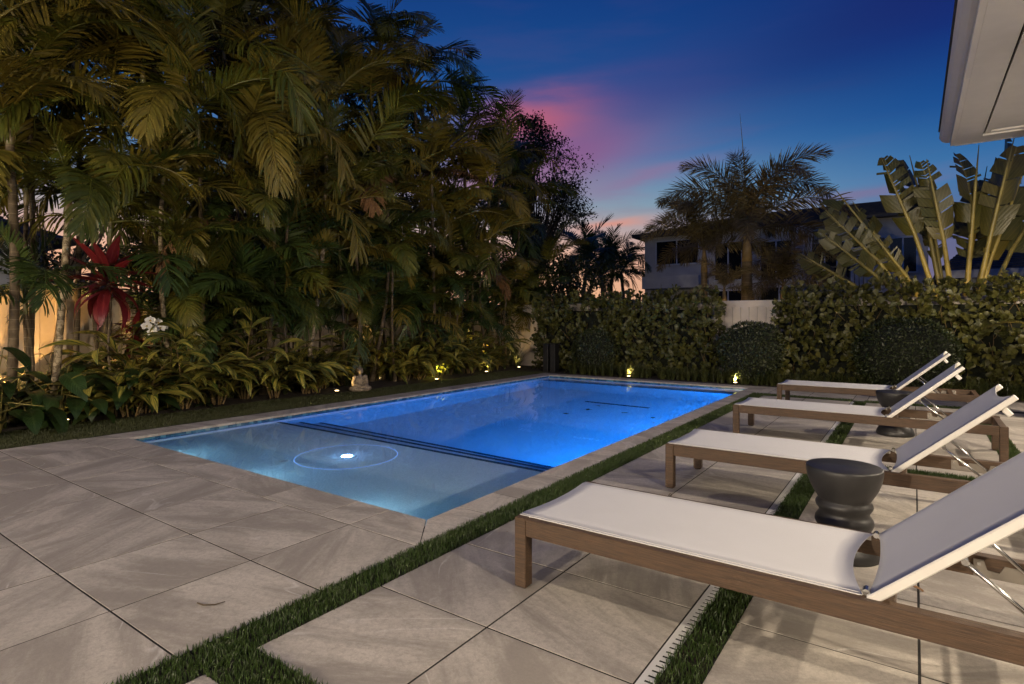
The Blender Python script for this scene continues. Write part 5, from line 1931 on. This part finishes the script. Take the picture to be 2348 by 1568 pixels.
def travellers(base, label):
    t = thing('travellers_palm', label, 'paddle plant', base)
    part('trunk', MB().tube([(0, 0, -0.03), (0, 0, 0.5)], [0.16, 0.14], 12), 'palm_trunk', t)
    # the fan lies across the view of the terrace: right/up plane
    R = Vector((0.90, 0.43, 0)).normalized()
    F = Vector((0.43, -0.90, 0)).normalized()
    rg = random.Random(9)
    #       lean deg, stalk, blade, width, ragged, back, shoulder offset
    LV = [(-66, 1.70, 1.45, 0.50, 0.7, -0.45, 0.14), (-47, 2.15, 1.25, 0.56, 0.95, -0.30, -0.12), (-36, 2.30, 1.50, 0.58, 0.95, -0.22, 0.16), (-27, 2.40, 1.65, 0.60, 0.75, -0.15, -0.14), (-18, 2.50, 1.70, 0.58, 0.6, -0.08, 0.10),
          (-8, 2.45, 1.75, 0.66, 0.25, 0.0, -0.16), (14, 1.95, 2.60, 0.92, 0.35, 0.06, 0.05), (24, 2.25, 2.40, 0.74, 0.4, 0.14, -0.10), (34, 2.30, 1.95, 0.56, 0.85, 0.22, 0.12), (45, 2.25, 1.75, 0.50, 0.9, 0.32, -0.08), (56, 2.0, 1.45, 0.46, 0.9, 0.42, 0.1),
          (-55, 1.75, 1.0, 0.40, 0.95, -0.38, -0.18), (39, 1.9, 1.2, 0.42, 0.95, 0.28, 0.2), (-31, 1.9, 1.1, 0.42, 0.95, -0.18, 0.25), (-3, 2.0, 1.2, 0.40, 0.8, 0.02, -0.3), (-42, 2.0, 1.6, 0.44, 0.9, -0.26, 0.3), (-22, 2.2, 1.5, 0.42, 0.85, -0.12, -0.35), (6, 2.3, 1.9, 0.60, 0.4, 0.03, 0.3), (19, 2.1, 2.2, 0.70, 0.45, 0.10, -0.3), (29, 2.2, 2.1, 0.60, 0.6, 0.18, 0.3), (50, 2.2, 1.6, 0.48, 0.9, 0.36, 0.25), (64, 1.8, 1.4, 0.46, 0.9, 0.45, -0.2), (-12, 2.3, 1.6, 0.55, 0.6, -0.04, 0.3), (1, 2.35, 1.7, 0.60, 0.4, 0.0, 0.2), (10, 2.0, 2.0, 0.75, 0.4, 0.05, -0.2)]
    for i, (an, sl, bl, bw, rag, off, dep) in enumerate(LV):
        a = rad(an)
        p0 = R * off * 0.45 + F * dep * 0.5 + UP * 0.42
        d = (R * math.sin(a) + UP * math.cos(a) + F * dep * 0.5).normalized()
        tip = p0 + d * sl
        d2 = (d + R * math.sin(a) * 0.25 - UP * 0.10 * abs(math.sin(a))).normalized()
        st = part('stalk', MB().tube([p0, p0 + d * sl * 0.5, tip, tip + d2 * bl * 0.5, tip + d2 * bl * 0.92], [0.070, 0.050, 0.036, 0.022, 0.006], 8), 'stalk_green', t, smooth=True)
        face = (F * 0.85 + UP * 0.25 + R * rg.uniform(-0.75, 0.75)).normalized()
        link('blade', paddle_mb(bl, bw, i + 3, rag).mesh('blade', 'banana_leaf', True), st, mat4=frame(tip - d2 * 0.02, d2, face, 1.0))


travellers((0.66, 13.5, 0), 'fan of tall torn paddle leaves on long stalks rising behind the hedge')

# palm frond reaching in beside the column, from a potted palm at the house corner
t = thing('potted_palm', 'small palm whose frond reaches out beside the white column', 'palm', (1.75, 10.35, 0))
part('pot', MB().lathe([(0, 0.16), (0.02, 0.18), (0.36, 0.24), (0.40, 0.25), (0.40, 0.21), (0.36, 0.20)], 24), 'table_ceramic', t, smooth=True)
part('trunk', MB().tube([(0, 0, 0.34), (0.02, 0, 0.75)], [0.04, 0.03], 8), 'palm_trunk', t)
for k, (az, kd) in enumerate(((180, 'arch'), (150, 'up'), (60, 'arch'), (-30, 'arch'), (250, 'up'), (100, 'droop'))):
    link('frond', FRONDS['palm_leaf_gold'][kd][1], t, mat4=Matrix.Translation((0.02, 0, 0.72)) @ Matrix.Rotation(rad(az), 4, 'Z') @ Matrix.Scale(0.52, 4))


# ================================================================== NEIGHBOURING HOUSES
def window(parent, p0, p1, axis='y', bars=(0.5,)):
    """recessed dark pane with a proud frame on a wall facing -y (axis y) or +x (axis x)"""
    x0, x1 = sorted((p0.x, p1.x))
    y0, y1 = sorted((p0.y, p1.y))
    z0, z1 = sorted((p0.z, p1.z))
    t = 0.06
    if axis == 'y':
        Y = y0
        w = part('window', MB().box(x0, Y - 0.03, z0, x1, Y - 0.012, z1), 'window_dark', parent)
        f = MB().box(x0 - t, Y - 0.07, z0 - t, x1 + t, Y - 0.011, z0).box(x0 - t, Y - 0.07, z1, x1 + t, Y - 0.011, z1 + t)
        f.box(x0 - t, Y - 0.069, z0, x0, Y - 0.011, z1).box(x1, Y - 0.069, z0, x1 + t, Y - 0.011, z1)
        for b in bars:
            xm = x0 + (x1 - x0) * b
            f.box(xm - 0.025, Y - 0.066, z0, xm + 0.025, Y - 0.031, z1)
    else:
        X = x0
        w = part('window', MB().box(X + 0.012, y0, z0, X + 0.03, y1, z1), 'window_dark', parent)
        f = MB().box(X + 0.011, y0 - t, z0 - t, X + 0.07, y1 + t, z0).box(X + 0.011, y0 - t, z1, X + 0.07, y1 + t, z1 + t)
    part('frame', f, 'stucco_grey', w)
    return w


def hip_roof(parent, x0, x1, y0, y1, z0, rx0, rx1, ry, z1, courses=16):
    """tiled hip roof, every course a step proud of the one below"""
    mb = MB()
    A = [Vector((x0, y0, z0)), Vector((x1, y0, z0)), Vector((x1, y1, z0)), Vector((x0, y1, z0))]
    B = [Vector((rx0, ry, z1)), Vector((rx1, ry, z1)), Vector((rx1, ry, z1)), Vector((rx0, ry, z1))]
    for k in range(courses):
        f0, f1 = k / courses, (k + 1) / courses
        lo = [a.lerp(b, f0) + Vector((0, 0, 0.05)) for a, b in zip(A, B)]
        hi = [a.lerp(b, f1) + Vector((0, 0, 0.005)) for a, b in zip(A, B)]
        lw = [a.lerp(b, f0) for a, b in zip(A, B)]
        vs = lw + lo + hi
        fs = []
        for i in range(4):
            j = (i + 1) % 4
            fs += [(i, j, 4 + j, 4 + i), (4 + i, 4 + j, 8 + j, 8 + i)]
        mb.add(vs, fs)
    r = part('roof', mb, 'roof_tile', parent)
    part('eave', MB().box(x0 + 0.02, y0 + 0.02, z0 - 0.10, x1 - 0.02, y1 - 0.02, z0 + 0.02), 'frame_dark', r)
    return r


HY = 24.0
h = thing('neighbour_house', 'two-storey pale house with dark tiled hip roof behind the foxtail palms', 'house')
L, Rr = at_y(1478, 700, HY).x, at_y(2128, 600, HY).x
part('wall', MB().box(L, HY, -0.05, Rr, 33, 4.80), 'stucco_white', h)
e = at_y(1462, 541, HY)
r0, r1 = at_y(1795, 474, 28.0), at_y(2110, 471, 28.0)
hip_roof(h, L - 0.45, Rr + 0.30, HY - 0.45, 33.5, 4.90, r0.x, r1.x, 28.0, 6.08)
for (a, b, c2, d, bars) in [(1506, 556, 1600, 602, (0.5,)), (1640, 560, 1700, 640, (0.5,)), (1745, 556, 1815, 640, (0.5,)), (1862, 560, 1950, 640, (0.33, 0.66)), (1985, 548, 2028, 600, ()), (2040, 548, 2100, 622, (0.5,)),
                            (1640, 668, 1700, 730, (0.5,)), (1745, 660, 1830, 760, (0.5,))]:
    p, q_ = at_y(a, b, HY), at_y(c2, d, HY)
    p.y = q_.y = HY
    window(h, p, q_, 'y', bars)
p, q_ = at_y(1500, 640, HY), at_y(1625, 662, HY)
part('canopy', MB().box(p.x, HY - 1.4, q_.z, q_.x, HY - 0.001, p.z), 'stucco_white', h)
p, q_ = at_y(1828, 545, HY), at_y(1850, 700, HY)
part('pilaster', MB().box(p.x, HY - 0.45, 0, q_.x, HY - 0.001, 4.70), 'stucco_white', h)
p, q_ = at_y(1862, 652, HY), at_y(1985, 668, HY)
b = part('balcony', MB().box(p.x, HY - 1.2, q_.z - 0.2, q_.x, HY - 0.002, q_.z), 'stucco_grey', h)
rl = MB().box(p.x, HY - 1.2, q_.z + 0.80, q_.x, HY - 1.14, q_.z + 0.86)
for k in range(14):
    xx = p.x + (q_.x - p.x) * k / 13
    rl.box(xx - 0.015, HY - 1.19, q_.z, xx + 0.015, HY - 1.15, q_.z + 0.80)
part('railing', rl, 'frame_dark', b)
h = thing('low_house', 'low house with dark ribbed roof and pale fascia behind the paddle leaves', 'house')
x0 = at_y(2146, 640, 20).x
part('wall', MB().box(x0 + 0.6, 20.6, -0.05, 14, 26, 2.42), 'stucco_grey', h)
hip_roof(h, x0, 15, 20, 27, 2.55, x0 + 0.9, 13, 23.2, 3.55, 12)
part('fascia', MB().box(x0 - 0.03, 19.94, 2.36, 15, 19.995, 2.58), 'stucco_white', h)
h = thing('side_house', 'pale grey house wall glimpsed between palm stems beyond the side fence', 'house')
yb = at_x(103, 600, -17).y
part('wall', MB().box(-24, yb - 7, -0.05, -17, yb, 3.05), 'stucco_grey', h)
hip_roof(h, -24.5, -16.5, yb - 7.5, yb + 0.5, 3.1, -22, -19, yb - 3.5, 4.6, 10)
p = Vector((-17, yb - 2.2, 0.9))
window(h, p, Vector((-17, yb - 0.9, 2.3)), 'x')

# ================================================================== SMALL LITTER
def twig(pts, label, r=0.003):
    tag(part('fallen_twig', MB().tube([Vector(p) for p in pts], [r, r * 1.2, r * 1.1, r * 0.6], 6), 'bark_twig', None), label, 'twig')


twig([at_z(452, 1382, 0.006), at_z(466, 1387, 0.006), at_z(492, 1386, 0.006), at_z(516, 1379, 0.008)], 'thin curved brown twig lying on the terrace paver')
twig([at_z(1530, 1140, 0.006), at_z(1536, 1131, 0.008), at_z(1541, 1133, 0.006), at_z(1534, 1143, 0.006)], 'tiny curled twig beside the front leg of a lounger', 0.002)


def litter(p, size, az, label, name='fallen_leaf'):
    mb = blade_mb(size, size * 0.45, 0.8, 0.35, 0.8, 5, 0.4, 0.3, int(az * 10))
    o = part(name, mb, 'dead_leaf', None, loc=p, rotz=az)
    tag(o, label, 'leaf', 'fallen leaves')


for i, (x, y, sz, lab) in enumerate([(2092, 1345, 0.05, 'brown dead leaf caught in the slot drain'), (1162, 1219, 0.016, 'dark crumb of leaf beside the lounger leg'),
                                     (2330, 1020, 0.06, 'dry leaf on the farthest turf strip')]):
    litter(at_z(x, y, 0.012), sz, i * 1.7, lab)
for i, (x, y, sz) in enumerate([(1290, 947, 0.20), (1345, 939, 0.26), (1375, 930, 0.16), (1440, 945, 0.18), (1500, 955, 0.14)]):
    s_ = at_z(x, y, WZ)
    d_ = Vector((s_.x, s_.y, 0)).normalized()
    litter(s_ + d_ * 1.45 + Vector((0, 0, -1.40 - WZ)), sz, 0.6 + i, 'dark sunken leaf on the deep pool floor')
